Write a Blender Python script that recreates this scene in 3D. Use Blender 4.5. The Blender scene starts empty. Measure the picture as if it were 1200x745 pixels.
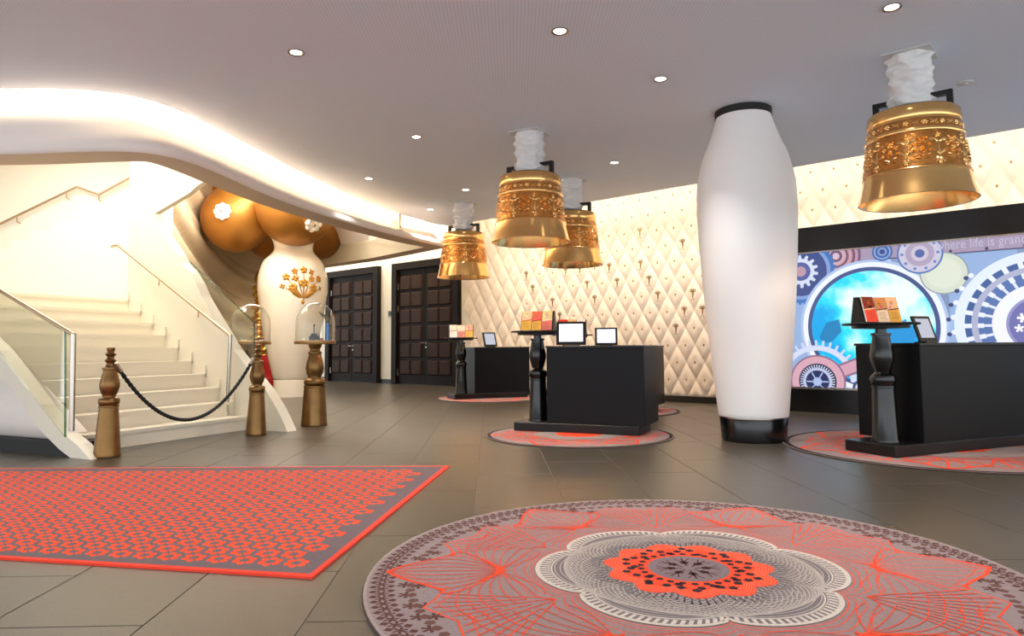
import bpy, math, random
import numpy as np
from mathutils import Vector, Matrix, noise
random.seed(7)
sc = bpy.context.scene
col = sc.collection
PI = math.pi

# ------------------------------------------------------------------ camera
F, H = 810.0, 1.03
PITCH, ROLL, HOR = math.radians(4.5), math.radians(0.42), 407.3
V0 = HOR - F * math.tan(PITCH)
cf = Vector((0, math.cos(PITCH), math.sin(PITCH)))
_r = Vector((1, 0, 0)); _u = _r.cross(cf)
cr = math.cos(ROLL) * _r - math.sin(ROLL) * _u
cu = math.sin(ROLL) * _r + math.cos(ROLL) * _u
CAM = Vector((0, 0, H))
cd = bpy.data.cameras.new('camera'); cam = bpy.data.objects.new('camera', cd); col.objects.link(cam)
cam.matrix_world = Matrix(((cr.x, cu.x, -cf.x, CAM.x), (cr.y, cu.y, -cf.y, CAM.y), (cr.z, cu.z, -cf.z, CAM.z), (0, 0, 0, 1)))
cd.sensor_fit = 'HORIZONTAL'; cd.sensor_width = 36; cd.lens = 36 * F / 1200
cd.shift_y = (V0 - 372.5) / 1200; cd.clip_end = 200
sc.camera = cam

# ------------------------------------------------------------------ view + world
vs = sc.view_settings
vs.view_transform = 'Standard'; vs.look = 'None'; vs.gamma = 1; vs.use_curve_mapping = False
vs.exposure = 0.6
world = bpy.data.worlds.new('world'); sc.world = world; world.use_nodes = True
bg = world.node_tree.nodes['Background']
bg.inputs[0].default_value = (0.88, 0.94, 1.0, 1); bg.inputs[1].default_value = 1.65

WARM = (1.0, 0.88, 0.72); SOFT = (1.0, 0.96, 0.91)
def area(name, loc, direction, sx, sy, power, color=WARM, spread=PI):
    l = bpy.data.lights.new(name, 'AREA'); l.shape = 'RECTANGLE'; l.size = sx; l.size_y = sy
    l.energy = power; l.color = color; l.spread = spread
    o = bpy.data.objects.new(name, l); col.objects.link(o); o.location = loc
    o.rotation_euler = Vector(direction).to_track_quat('-Z', 'Y').to_euler()
    return o

# ------------------------------------------------------------------ pixel helpers
def ray(px, py): return cf + (px - 600) / F * cr - (py - V0) / F * cu
def proj(P):
    d = Vector(P) - CAM; z = d.dot(cf)
    return 600 + F * d.dot(cr) / z, V0 - F * d.dot(cu) / z, z
def G(px, py, z=0.0):
    d = ray(px, py); return CAM + d * ((z - H) / d.z)
def atD(px, py, D):
    d = ray(px, py); return CAM + d * (D / d.y)
WN = Vector((.649, .761, 0)).normalized(); WD = Vector((WN.y, -WN.x, 0))   # back wall normal / direction to the right
def W(px, py, p):
    d = ray(px, py); return CAM + d * (p / WN.dot(d))
def WP(s, z, p): return WN * p + WD * s + Vector((0, 0, z))
def plane_hit(px, py, p0, n):
    d = ray(px, py); return CAM + d * ((Vector(p0) - CAM).dot(n) / d.dot(n))

# ------------------------------------------------------------------ materials
def srgb(c):
    return tuple(((v / 255) / 12.92 if v / 255 <= .04045 else ((v / 255 + .055) / 1.055) ** 2.4) for v in c)
MATS = {}
def mat(name, rgb, rough=.5, metal=0, bump=0, bscale=40, vary=0, vscale=3, spec=.5, rnd=0, coat=0, stretch=None):
    m = bpy.data.materials.new(name); m.use_nodes = True; nt = m.node_tree; b = nt.nodes['Principled BSDF']
    c = srgb(rgb)
    b.inputs['Base Color'].default_value = (*c, 1); b.inputs['Roughness'].default_value = rough
    b.inputs['Metallic'].default_value = metal; b.inputs['Specular IOR Level'].default_value = spec
    if coat: b.inputs['Coat Weight'].default_value = coat; b.inputs['Coat Roughness'].default_value = .1
    tc = nt.nodes.new('ShaderNodeTexCoord'); src = tc.outputs['Object']
    if stretch:
        mp = nt.nodes.new('ShaderNodeMapping'); mp.inputs['Scale'].default_value = stretch
        nt.links.new(src, mp.inputs[0]); src = mp.outputs[0]
    if vary or rnd:
        n = nt.nodes.new('ShaderNodeTexNoise'); n.inputs['Scale'].default_value = vscale; n.inputs['Detail'].default_value = 6
        nt.links.new(src, n.inputs['Vector'])
        mr = nt.nodes.new('ShaderNodeMapRange'); mr.inputs['To Min'].default_value = 1 - vary; mr.inputs['To Max'].default_value = 1 + vary
        mr.inputs['From Min'].default_value = .25; mr.inputs['From Max'].default_value = .75
        nt.links.new(n.outputs['Fac'], mr.inputs['Value']); val = mr.outputs[0]
        if rnd:
            oi = nt.nodes.new('ShaderNodeObjectInfo'); m2 = nt.nodes.new('ShaderNodeMapRange')
            m2.inputs['To Min'].default_value = 1 - rnd; m2.inputs['To Max'].default_value = 1 + rnd
            nt.links.new(oi.outputs['Random'], m2.inputs['Value'])
            mm = nt.nodes.new('ShaderNodeMath'); mm.operation = 'MULTIPLY'
            nt.links.new(val, mm.inputs[0]); nt.links.new(m2.outputs[0], mm.inputs[1]); val = mm.outputs[0]
        vm = nt.nodes.new('ShaderNodeVectorMath'); vm.operation = 'SCALE'; vm.inputs[0].default_value = c
        nt.links.new(val, vm.inputs['Scale']); nt.links.new(vm.outputs[0], b.inputs['Base Color'])
    if bump:
        n = nt.nodes.new('ShaderNodeTexNoise'); n.inputs['Scale'].default_value = bscale; n.inputs['Detail'].default_value = 4
        nt.links.new(src, n.inputs['Vector'])
        bp = nt.nodes.new('ShaderNodeBump'); bp.inputs['Strength'].default_value = bump; bp.inputs['Distance'].default_value = .01
        nt.links.new(n.outputs['Fac'], bp.inputs['Height']); nt.links.new(bp.outputs[0], b.inputs['Normal'])
    MATS[name] = m; return m
def emit(name, rgb, s):
    m = bpy.data.materials.new(name); m.use_nodes = True; nt = m.node_tree; nt.nodes.clear()
    e = nt.nodes.new('ShaderNodeEmission'); e.inputs[0].default_value = (*srgb(rgb), 1); e.inputs[1].default_value = s
    o = nt.nodes.new('ShaderNodeOutputMaterial'); nt.links.new(e.outputs[0], o.inputs[0]); MATS[name] = m; return m

mat('tile', (76, 69, 58), .28, bump=.15, bscale=30, vary=.12, vscale=4, rnd=.05, stretch=(2, 14, 2))
mat('grout', (120, 112, 98), .7)
mat('white', (243, 238, 228), .55)
mat('stair_white', (240, 230, 208), .5)
mat('cream', (238, 228, 206), .6)
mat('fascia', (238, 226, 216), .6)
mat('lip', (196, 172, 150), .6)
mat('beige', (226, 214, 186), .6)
mat('drape', (206, 186, 152), .4, vary=.05, vscale=2)
mat('black', (16, 14, 14), .35, spec=.35)
mat('black_gloss', (12, 11, 11), .22, coat=.1)
mat('black_matte', (20, 18, 18), .55)
mat('desk', (14, 13, 15), .42, spec=.2, vary=.15, vscale=6)
mat('dark_frame', (28, 20, 15), .5, spec=.12)
mat('leaf_brown', (30, 21, 14), .5, spec=.12, vary=.12, vscale=5)
mat('panel_brown', (54, 36, 24), .5, spec=.12, vary=.12, vscale=5)
mat('steel', (190, 180, 168), .25, metal=1)
mat('rail', (196, 172, 142), .3, metal=1)
mat('brass', (246, 196, 126), .2, metal=1, bump=.05, bscale=25, vary=.08, vscale=5)
mat('brass_dark', (206, 138, 72), .26, metal=1, bump=.5, bscale=35, vary=.25, vscale=12)
mat('bronze', (130, 98, 60), .36, metal=1, vary=.15, vscale=8, bump=.1, bscale=20)
mat('bronze_tray', (150, 112, 66), .4, metal=.8, vary=.15)
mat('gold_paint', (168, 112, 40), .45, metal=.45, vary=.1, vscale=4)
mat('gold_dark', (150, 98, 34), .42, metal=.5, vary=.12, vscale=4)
mat('gold_leaf', (196, 140, 52), .4, metal=.4)
mat('gold_bead', (235, 190, 90), .15, metal=1)
mat('antique_key', (160, 124, 76), .35, metal=.9)
mat('button', (176, 138, 84), .4, metal=.5)
mat('vase_white', (242, 234, 218), .25, coat=.3)
mat('column_white', (247, 244, 241), .5, bump=.03, bscale=200)
mat('sheath', (228, 226, 224), .7)
mat('rope', (22, 18, 18), .7, bump=.6, bscale=120)
mat('red_velvet', (190, 20, 24), .6, vary=.1, vscale=8)
mat('screen_dark', (30, 30, 34), .2)
mat('detector', (205, 203, 200), .6)
mat('plate', (110, 96, 70), .4, metal=.6)
mat('baseboard', (22, 19, 18), .4)
mat('tiny_dark', (34, 36, 40), .3)
mat('tiny_red', (150, 40, 34), .5)
emit('lamp_white', (255, 246, 230), 14)
emit('display_white', (236, 240, 255), 1.3)
emit('display_grey', (190, 192, 204), .75)
emit('bulb', (255, 225, 170), 8)
emit('strip', (255, 226, 180), 5)

# tufted cushion cloth
mat('tuft', (243, 226, 207), .5, bump=.08, bscale=60)
# perforated ceiling sheet
m = mat('ceiling', (198, 193, 190), .7)
nt = m.node_tree; b = nt.nodes['Principled BSDF']; tc = nt.nodes['Texture Coordinate']
vo = nt.nodes.new('ShaderNodeTexVoronoi'); vo.inputs['Scale'].default_value = 34; vo.inputs['Randomness'].default_value = 0
nt.links.new(tc.outputs['Object'], vo.inputs['Vector'])
ra = nt.nodes.new('ShaderNodeValToRGB'); ra.color_ramp.elements[0].position = .22; ra.color_ramp.elements[1].position = .34
c0 = srgb((196, 202, 212)); c1 = srgb((226, 233, 245))
ra.color_ramp.elements[0].color = (*c0, 1); ra.color_ramp.elements[1].color = (*c1, 1)
nt.links.new(vo.outputs['Distance'], ra.inputs[0]); nt.links.new(ra.outputs[0], b.inputs['Base Color'])
# clear glass: transparent with fresnel reflection
def glass(name, tint, edge=.06):
    m = bpy.data.materials.new(name); m.use_nodes = True; nt = m.node_tree; nt.nodes.clear()
    t = nt.nodes.new('ShaderNodeBsdfTransparent'); t.inputs[0].default_value = (*tint, 1)
    g = nt.nodes.new('ShaderNodeBsdfGlossy'); g.inputs['Roughness'].default_value = .03
    lw = nt.nodes.new('ShaderNodeLayerWeight'); lw.inputs[0].default_value = .35
    mr = nt.nodes.new('ShaderNodeMapRange'); mr.inputs['To Min'].default_value = edge; mr.inputs['To Max'].default_value = .75
    nt.links.new(lw.outputs['Facing'], mr.inputs['Value'])
    pw = nt.nodes.new('ShaderNodeMath'); pw.operation = 'POWER'; pw.inputs[1].default_value = 1.6
    nt.links.new(mr.outputs[0], pw.inputs[0])
    mx = nt.nodes.new('ShaderNodeMixShader'); nt.links.new(pw.outputs[0], mx.inputs[0])
    nt.links.new(t.outputs[0], mx.inputs[1]); nt.links.new(g.outputs[0], mx.inputs[2])
    o = nt.nodes.new('ShaderNodeOutputMaterial'); nt.links.new(mx.outputs[0], o.inputs[0]); MATS[name] = m
glass('pane', (.94, .955, .90)); glass('cloche', (.96, .97, .95), .10)
glass('pane_edge', (.45, .6, .48))
# printed colours (per-face colour attribute)
def printed(name, rough=.9, emis=0):
    m = bpy.data.materials.new(name); m.use_nodes = True; nt = m.node_tree; b = nt.nodes['Principled BSDF']
    a = nt.nodes.new('ShaderNodeAttribute'); a.attribute_name = 'Col'
    b.inputs['Roughness'].default_value = rough
    if emis:
        b.inputs['Base Color'].default_value = (.01, .01, .01, 1)
        nt.links.new(a.outputs['Color'], b.inputs['Emission Color']); b.inputs['Emission Strength'].default_value = emis
    else:
        tc = nt.nodes.new('ShaderNodeTexCoord'); n = nt.nodes.new('ShaderNodeTexNoise'); n.inputs['Scale'].default_value = 60
        n.inputs['Detail'].default_value = 3
        nt.links.new(tc.outputs['Object'], n.inputs['Vector'])
        mr = nt.nodes.new('ShaderNodeMapRange'); mr.inputs['To Min'].default_value = .78; mr.inputs['To Max'].default_value = 1.2
        nt.links.new(n.outputs['Fac'], mr.inputs['Value'])
        vm = nt.nodes.new('ShaderNodeVectorMath'); vm.operation = 'SCALE'
        nt.links.new(a.outputs['Color'], vm.inputs[0]); nt.links.new(mr.outputs[0], vm.inputs['Scale'])
        nt.links.new(vm.outputs[0], b.inputs['Base Color']); b.inputs['Specular IOR Level'].default_value = .15
    MATS[name] = m
printed('rug_print'); printed('screen_print', .4, .68); printed('paper_print', .5)
# sky picture inside the porthole on the screen
m = bpy.data.materials.new('screen_sky'); m.use_nodes = True; nt = m.node_tree; b = nt.nodes['Principled BSDF']
tc = nt.nodes.new('ShaderNodeTexCoord'); n = nt.nodes.new('ShaderNodeTexNoise'); n.inputs['Scale'].default_value = 1.6; n.inputs['Detail'].default_value = 5
mp = nt.nodes.new('ShaderNodeMapping'); mp.inputs['Location'].default_value = (3.1, 1.7, .4)
nt.links.new(tc.outputs['Object'], mp.inputs[0]); nt.links.new(mp.outputs[0], n.inputs['Vector'])
ra = nt.nodes.new('ShaderNodeValToRGB'); els = ra.color_ramp.elements
els[0].position = .36; els[0].color = (*srgb((0, 160, 225)), 1); els[1].position = .62; els[1].color = (*srgb((225, 250, 252)), 1)
e = els.new(.47); e.color = (*srgb((40, 215, 238)), 1)
nt.links.new(n.outputs['Fac'], ra.inputs[0]); nt.links.new(ra.outputs[0], b.inputs['Emission Color'])
b.inputs['Emission Strength'].default_value = .8; b.inputs['Base Color'].default_value = (.01, .01, .01, 1); MATS['screen_sky'] = m

# ------------------------------------------------------------------ mesh builder
class MB:
    def __init__(s): s.v = []; s.f = []; s.c = []
    def add(s, vs, fs, color=None):
        o = len(s.v); s.v += [tuple(v) for v in vs]; s.f += [tuple(i + o for i in f) for f in fs]
        if color is not None: s.c += [color] * len(fs)
        return s
    def box(s, lo, hi, M=None):
        (a, b, c), (d, e, f) = lo, hi
        P = [(a, b, c), (d, b, c), (d, e, c), (a, e, c), (a, b, f), (d, b, f), (d, e, f), (a, e, f)]
        if M is not None: P = [M @ Vector(p) for p in P]
        return s.add(P, [(3, 2, 1, 0), (4, 5, 6, 7), (0, 1, 5, 4), (1, 2, 6, 5), (2, 3, 7, 6), (3, 0, 4, 7)])
    def bbox(s, lo, hi, r=.01, M=None):          # box with chamfered vertical and top edges
        (a, b, c), (d, e, f) = lo, hi
        def ring(x0, y0, x1, y1, z, k): return [(x0 + k, y0, z), (x1 - k, y0, z), (x1, y0 + k, z), (x1, y1 - k, z), (x1 - k, y1, z), (x0 + k, y1, z), (x0, y1 - k, z), (x0, y0 + k, z)]
        R = [ring(a, b, d, e, c, r), ring(a, b, d, e, f - r, r), ring(a + r, b + r, d - r, e - r, f, r)]
        P = sum(R, [])
        if M is not None: P = [M @ Vector(p) for p in P]
        fs = [tuple(range(7, -1, -1)), tuple(range(16, 24))]
        for k in (0, 8): fs += [(k + i, k + (i + 1) % 8, k + 8 + (i + 1) % 8, k + 8 + i) for i in range(8)]
        return s.add(P, fs)
    def lathe(s, prof, n=32, center=(0, 0, 0), cap=True, M=None):
        P = []; cx, cy, cz = center
        for r, z in prof:
            for i in range(n):
                a = 2 * PI * i / n; P.append((cx + r * math.cos(a), cy + r * math.sin(a), cz + z))
        if M is not None: P = [M @ Vector(p) for p in P]
        fs = []
        for k in range(len(prof) - 1):
            for i in range(n): fs.append((k * n + i, k * n + (i + 1) % n, (k + 1) * n + (i + 1) % n, (k + 1) * n + i))
        if cap:
            if prof[0][0] > 1e-5: fs.append(tuple(range(n - 1, -1, -1)))
            if prof[-1][0] > 1e-5: fs.append(tuple((len(prof) - 1) * n + i for i in range(n)))
        return s.add(P, fs)
    def tube(s, path, r, n=10, cap=True):
        path = [Vector(p) for p in path]; P = []; up = Vector((0, 0, 1))
        for i, p in enumerate(path):
            t = (path[min(i + 1, len(path) - 1)] - path[max(i - 1, 0)]).normalized()
            a = t.cross(up); a = a.normalized() if a.length > 1e-3 else t.cross(Vector((0, 1, 0))).normalized()
            b = t.cross(a).normalized(); rr = r[i] if isinstance(r, (list, tuple)) else r
            P += [p + a * rr * math.cos(2 * PI * k / n) + b * rr * math.sin(2 * PI * k / n) for k in range(n)]
        fs = []
        for i in range(len(path) - 1): fs += [(i * n + k, i * n + (k + 1) % n, (i + 1) * n + (k + 1) % n, (i + 1) * n + k) for k in range(n)]
        if cap: fs += [tuple(range(n - 1, -1, -1)), tuple((len(path) - 1) * n + k for k in range(n))]
        return s.add(P, fs)
    def prism(s, poly, off):                      # 3D polygon extruded by vector
        n = len(poly); off = Vector(off)
        P = [Vector(p) for p in poly] + [Vector(p) + off for p in poly]
        return s.add(P, [tuple(range(n - 1, -1, -1)), tuple(range(n, 2 * n))] + [(i, (i + 1) % n, n + (i + 1) % n, n + i) for i in range(n)])
    def sphere(s, c, r, n=16, m=10, sc=(1, 1, 1), M=None):
        P = []; c = Vector(c)
        for j in range(m + 1):
            t = PI * j / m
            for i in range(n):
                a = 2 * PI * i / n
                v = Vector((r * sc[0] * math.sin(t) * math.cos(a), r * sc[1] * math.sin(t) * math.sin(a), r * sc[2] * math.cos(t)))
                P.append(c + (M @ v if M is not None else v))
        fs = [(j * n + i, (j + 1) * n + i, (j + 1) * n + (i + 1) % n, j * n + (i + 1) % n) for j in range(m) for i in range(n)]
        return s.add(P, fs)
    def mesh(s, name, material):
        me = bpy.data.meshes.new(name); me.from_pydata(s.v, [], s.f); me.validate(clean_customdata=False); me.update()
        if material: me.materials.append(MATS[material])
        return me
    def build(s, name, material, parent=None, smooth=None, world=False, normals=True):
        if world and parent is not None:
            L = parent.location; s.v = [(x - L.x, y - L.y, z - L.z) for x, y, z in s.v]
        me = s.mesh(name, material)
        if s.c and len(s.c) == len(me.polygons):
            at = me.color_attributes.new('Col', 'FLOAT_COLOR', 'CORNER')
            arr = np.ones((len(me.loops), 4), np.float32)
            tot = np.array([len(p.vertices) for p in me.polygons]); arr[:, :3] = np.repeat(np.array(s.c, np.float32), tot, axis=0)
            at.data.foreach_set('color', arr.ravel())
        elif normals and not s.c:
            import bmesh
            bm = bmesh.new(); bm.from_mesh(me); bmesh.ops.recalc_face_normals(bm, faces=bm.faces); bm.to_mesh(me); bm.free()
        if smooth:
            me.polygons.foreach_set('use_smooth', [True] * len(me.polygons))
            if smooth < 180: me.set_sharp_from_angle(angle=math.radians(smooth))
        o = bpy.data.objects.new(name, me); col.objects.link(o)
        if parent is not None: o.parent = parent
        return o
def tag(o, label=None, cat=None, group=None, kind=None):
    if label: o['label'] = label
    if cat: o['category'] = cat
    if group: o['group'] = group
    if kind: o['kind'] = kind
    return o
def thing(name, label, cat, loc=(0, 0, 0), rz=0, group=None):
    o = bpy.data.objects.new(name, None); col.objects.link(o); o.location = loc; o.rotation_euler = (0, 0, rz)
    o.empty_display_size = .1
    return tag(o, label, cat, group)
def inst(name, me, parent=None, loc=(0, 0, 0), rz=0, rot=None):
    o = bpy.data.objects.new(name, me); col.objects.link(o); o.location = loc
    o.rotation_euler = rot if rot else (0, 0, rz)
    if parent is not None: o.parent = parent
    return o
def dup(root, loc, rz, label=None, parent=None):
    r = root.copy(); col.objects.link(r)
    if parent is None: r.location = loc; r.rotation_euler = (0, 0, rz)
    else: r.parent = parent
    if label: r['label'] = label
    for ch in root.children: dup(ch, None, 0, None, r)
    return r
def catmull(pts, k=6):
    pts = [Vector(p) for p in pts]; out = []
    for i in range(len(pts) - 1):
        p0, p1, p2, p3 = pts[max(i - 1, 0)], pts[i], pts[i + 1], pts[min(i + 2, len(pts) - 1)]
        for j in range(k):
            t = j / k
            out.append(.5 * ((2 * p1) + (p2 - p0) * t + (2 * p0 - 5 * p1 + 4 * p2 - p3) * t * t + (3 * p1 - p0 - 3 * p2 + p3) * t ** 3))
    return out + [pts[-1]]

# ================================================================== STRUCTURE
PD, PT, PC, PS = 13.4, 12.0, 10.52, 11.25     # distance of door wall, tufted wall, ceiling edge, LED screen front
ZC = 3.70
# floor
fl = MB().box((-13, -3, -.2), (11, 27, -.004)).build('floor', 'grout'); tag(fl, kind='structure')
ty = math.radians(1.8); TM = Matrix.Rotation(ty, 4, 'Z')
tw, tl, gp = .6, 1.2, .005
tile_me = MB().bbox((-tw / 2 + gp / 2, -tl / 2 + gp / 2, -.004), (tw / 2 - gp / 2, tl / 2 - gp / 2, .0), .0015).mesh('floor_tile', 'tile')
cands = []
for i in range(-22, 18):
    for j in range(-2, 21):
        c = TM @ Vector((i * tw + .19, j * tl + (.6 if i % 2 else 0) + .33, 0))
        d = c.y
        if d > 1.5:
            u_, v_, _ = proj(c)
            vis = -90 < u_ < 1290 and v_ < 850
        else: vis = False
        cands.append((0 if vis else 1, d, c))
cands = [c for c in cands if WN.dot(c[2]) < 14.0 and c[2].x > -12 and c[2].x < 10.5]
cands.sort(key=lambda q: (q[0], q[1]))
for _, _, c in cands[:300]: inst('floor_tile', tile_me, fl, c, ty)
far = MB()
for _, _, c in cands[300:]:
    M = Matrix.Translation(c) @ TM
    q = [M @ Vector((sx * (tw - gp) / 2, sy * (tl - gp) / 2, 0)) for sx, sy in ((-1, -1), (1, -1), (1, 1), (-1, 1))]
    far.add(q, [(0, 1, 2, 3)])
tag(far.build('far_floor_tiles', 'tile', fl), kind='stuff')

# ceiling sheet with curved edge
def smooth_path(p, n=14):
    for _ in range(n): p = [p[0]] + [p[i - 1] * .25 + p[i] * .5 + p[i + 1] * .25 for i in range(1, len(p) - 1)] + [p[-1]]
    return p
edge_px = [(0, 105), (60, 104), (120, 107), (160, 114), (200, 125), (250, 148), (300, 175), (350, 201), (400, 225), (440, 241), (470, 252), (513, 263)]
E = [Vector((-12.5, 6.85, ZC)), Vector((-8, 6.86, ZC))] + [G(u, v, ZC) for u, v in edge_px]
E = smooth_path(catmull(E, 5))
corner = E[-1]
sR = 14.0
ce = [(p.x, p.y) for p in E] + [tuple((WN * PC + WD * s).xy) for s in np.linspace(WD.dot(Vector((corner.x, corner.y, 0))) + .05, sR, 8)]
poly = [Vector((x, y, ZC)) for x, y in ce] + [Vector((ce[-1][0], -3, ZC)), Vector((-12.5, -3, ZC))]
mb = MB().prism(poly, (0, 0, .05)); tag(mb.build('ceiling', 'ceiling'), kind='structure')
tag(MB().box((-13, -3, 4.95), (14, 27, 5.05)).build('ceiling_upper', 'white'), kind='structure')

# swept fascia (leg A follows ceiling edge, leg B returns parallel to the door wall)
def V2(p): return Vector((p.x, p.y, 0))
low_px = [(0, 182), (60, 179), (120, 177), (160, 178), (200, 183), (250, 200), (300, 224), (350, 243), (400, 259), (440, 270), (470, 278), (508, 286.5)]
lowA = catmull([Vector((-12.5, 6.98, 0)), Vector((-8, 6.98, 0))] + [V2(G(u, v, 3.05)) for u, v in low_px], 5); lowA = smooth_path(lowA)
topA = [V2(p) for p in E]
tip = V2(G(523, 290, 3.05)); B1 = V2(G(450, 304.5, 3.05)); B2 = B1 - WD * 9
low = lowA + [lowA[-1].lerp(tip, .7), tip.lerp(B1, .03), tip.lerp(B1, .08), B1, B2]
def inward(path):
    out = []
    for i in range(len(path)):
        t0 = (path[i] - path[max(i - 1, 0)]); t1 = (path[min(i + 1, len(path) - 1)] - path[i])
        t0 = t0.normalized() if t0.length > 1e-6 else t1.normalized(); t1 = t1.normalized() if t1.length > 1e-6 else t0
        n0 = Vector((-t0.y, t0.x, 0)); n1 = Vector((-t1.y, t1.x, 0)); m_ = (n0 + n1).normalized(); out.append(m_ / max(.5, m_.dot(n0)))
    return out
inw = inward(low); nA = len(lowA); inw = smooth_path(smooth_path(inw[:nA - 2], 20) + inw[nA - 2:], 5)
top = topA + [topA[-1] + Vector(o_) for o_ in ((.04, .12, 0), (-.02, .25, 0), (-.2, .45, 0))] + [B1 + inw[-2] * .3, B2 + inw[-1] * .3]
P = []; rows = 12
for i, (l_, t_) in enumerate(zip(low, top)):
    n_ = inw[i]; e2 = t_ + n_ * .04
    q = [(l_, 3.05), (l_ - n_ * .015, 3.06), (l_ - n_ * .03, 3.09), (l_.lerp(e2, .02) - n_ * .035, 3.14), (l_.lerp(e2, .15) - n_ * .025, 3.20), (l_.lerp(e2, .45) - n_ * .01, 3.27), (l_.lerp(e2, .8), 3.34),
         (e2 + n_ * .02, 3.41), (e2 + n_ * .10, 3.50), (e2 + n_ * .22, 3.62), (e2 + n_ * .36, 3.78), (e2 + n_ * .46, 3.98)]
    P += [(p.x, p.y, z) for p, z in q]
fs = [(i * rows + j, (i + 1) * rows + j, (i + 1) * rows + j + 1, i * rows + j + 1) for i in range(len(low) - 1) for j in range(rows - 1)]
fa = MB().add(P, fs).build('trim_1', 'fascia', smooth=60); tag(fa, kind='structure')
def strip(o0, z0_, o1, z1_, name, m_):
    P = []
    for i_, (l_, n_) in enumerate(zip(low, inw)):
        if i_ > nA + 2 and o0 > .5: o0 = .42
        if i_ > nA + 2 and o1 > .5: o1 = .42
        P += [tuple(l_ + n_ * o0 + Vector((0, 0, z0_))), tuple(l_ + n_ * o1 + Vector((0, 0, z1_)))]
    MB().add(P, [(2 * i, 2 * i + 2, 2 * i + 3, 2 * i + 1) for i in range(len(low) - 1)]).build(name, m_, fa, smooth=40)
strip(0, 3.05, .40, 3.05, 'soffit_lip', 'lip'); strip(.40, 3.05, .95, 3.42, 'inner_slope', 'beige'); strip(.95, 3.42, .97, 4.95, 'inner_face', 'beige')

# walls
sJ = WD.dot(W(541, 400, PT))                      # left end of tufted wall
poly = [WP(-26, 0, PD), WP(sJ, 0, PD), WP(sJ, 0, PT + .03), WP(sR, 0, PT + .03), WP(sR, 0, PD + .4), WP(-26, 0, PD + .4)]
wb = MB().prism(poly, (0, 0, 4.95)).build('wall_back', 'cream'); tag(wb, kind='structure')
bb = MB().prism([WP(sJ - .02, 0, PT + .03), WP(sJ - .02, 0, PT - .13), WP(sR, 0, PT - .13), WP(sR, 0, PT + .03)], (0, 0, .11)).build('baseboard_back', 'baseboard'); tag(bb, kind='structure')
bb2 = MB().prism([WP(-25, 0, PD), WP(-25, 0, PD - .04), WP(sJ - .03, 0, PD - .04), WP(sJ - .03, 0, PD)], (0, 0, .12)).build('baseboard_door_side', 'baseboard'); tag(bb2, kind='structure')

# tufted pads
pw_, ph_ = .364, .64
def pad_mesh(name, half=0):
    n = 6; P = []; fs = []
    for i in range(n + 1):
        for j in range(n + 1):
            a, b_ = -1 + 2 * i / n, -1 + 2 * j / n
            x = (a - b_) / 2 * pw_ / 2; z = (a + b_) / 2 * ph_ / 2
            if half: z = max(z, 0)
            h = .055 * ((1 - a ** 2) * (1 - b_ ** 2)) ** .55 - .04 * math.exp(-((x / .045) ** 2 + (z / .06) ** 2))
            P.append((x, -max(h, 0) - .002, z))
    fs = [(i * (n + 1) + j, (i + 1) * (n + 1) + j, (i + 1) * (n + 1) + j + 1, i * (n + 1) + j + 1) for i in range(n) for j in range(n)]
    mb = MB().add(P, fs); me = mb.mesh(name, 'tuft'); me.polygons.foreach_set('use_smooth', [True] * len(me.polygons)); return me
pad_me = pad_mesh('pad'); pad_half = pad_mesh('pad_half', 1)
btn_me = MB().lathe([(.0, .0), (.022, .002), (.027, .01), (.018, .02), (.0, .023)], 8, M=Matrix.Rotation(PI / 2, 4, 'X')).mesh('button', 'button')
k = MB()   # ornamental key: trefoil bow, shaft, bit
for cx, cz in ((0, .085), (-.035, .05), (.035, .05)): k.lathe([(.012, 0), (.026, 0), (.026, .014), (.012, .014)], 10, center=(0, 0, 0), cap=False, M=Matrix.Translation((cx, 0, cz)) @ Matrix.Rotation(PI / 2, 4, 'X'))
k.box((-.009, -.016, -.12), (.009, 0, .05)); k.box((-.03, -.015, -.125), (.03, 0, -.1)); k.box((-.022, -.017, .018), (.022, 0, .032)); k.box((.0, -.013, -.095), (.026, 0, -.08))
key_me = k.mesh('key', 'antique_key')
o0 = W(1185, 190, PT); s0, z0 = WD.dot(o0), o0.z
key_px = [(637, 173), (780, 213), (639, 284), (532, 292), (667, 336), (559, 344), (699, 392), (815, 384), (789, 444), (850, 443), (761, 505), (459, 352), (487, 402), (387, 306), (433, 302), (322, 362), (346, 410), (258, 412), (257, 319), (237, 273), (197, 370), (177, 326), (174, 234), (140, 420), (124, 470), (142, 517), (101, 334), (68, 427), (30, 428)]
keyset = set()
def cell(s, z):
    best = None
    for jj in (math.floor((z - z0) / (ph_ / 2)), math.floor((z - z0) / (ph_ / 2)) + 1):
        off = .5 if jj % 2 else 0
        ii = round((s - s0) / pw_ - off)
        d = abs((s - s0) / pw_ - off - ii) / .5 + abs((z - z0) / (ph_ / 2) - jj)
        if best is None or d < best[0]: best = (d, ii, jj)
    return best[1:]
for x, y in key_px:
    q = W(540 + x / 2.98, 220 + y / 2.98, PT); keyset.add(cell(WD.dot(q), q.z))
for q in ((826, 366), (815, 345)):
    q = W(*q, PT); keyset.add(cell(WD.dot(q), q.z))
wyaw = math.atan2(WD.y, WD.x)
pads = []
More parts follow.
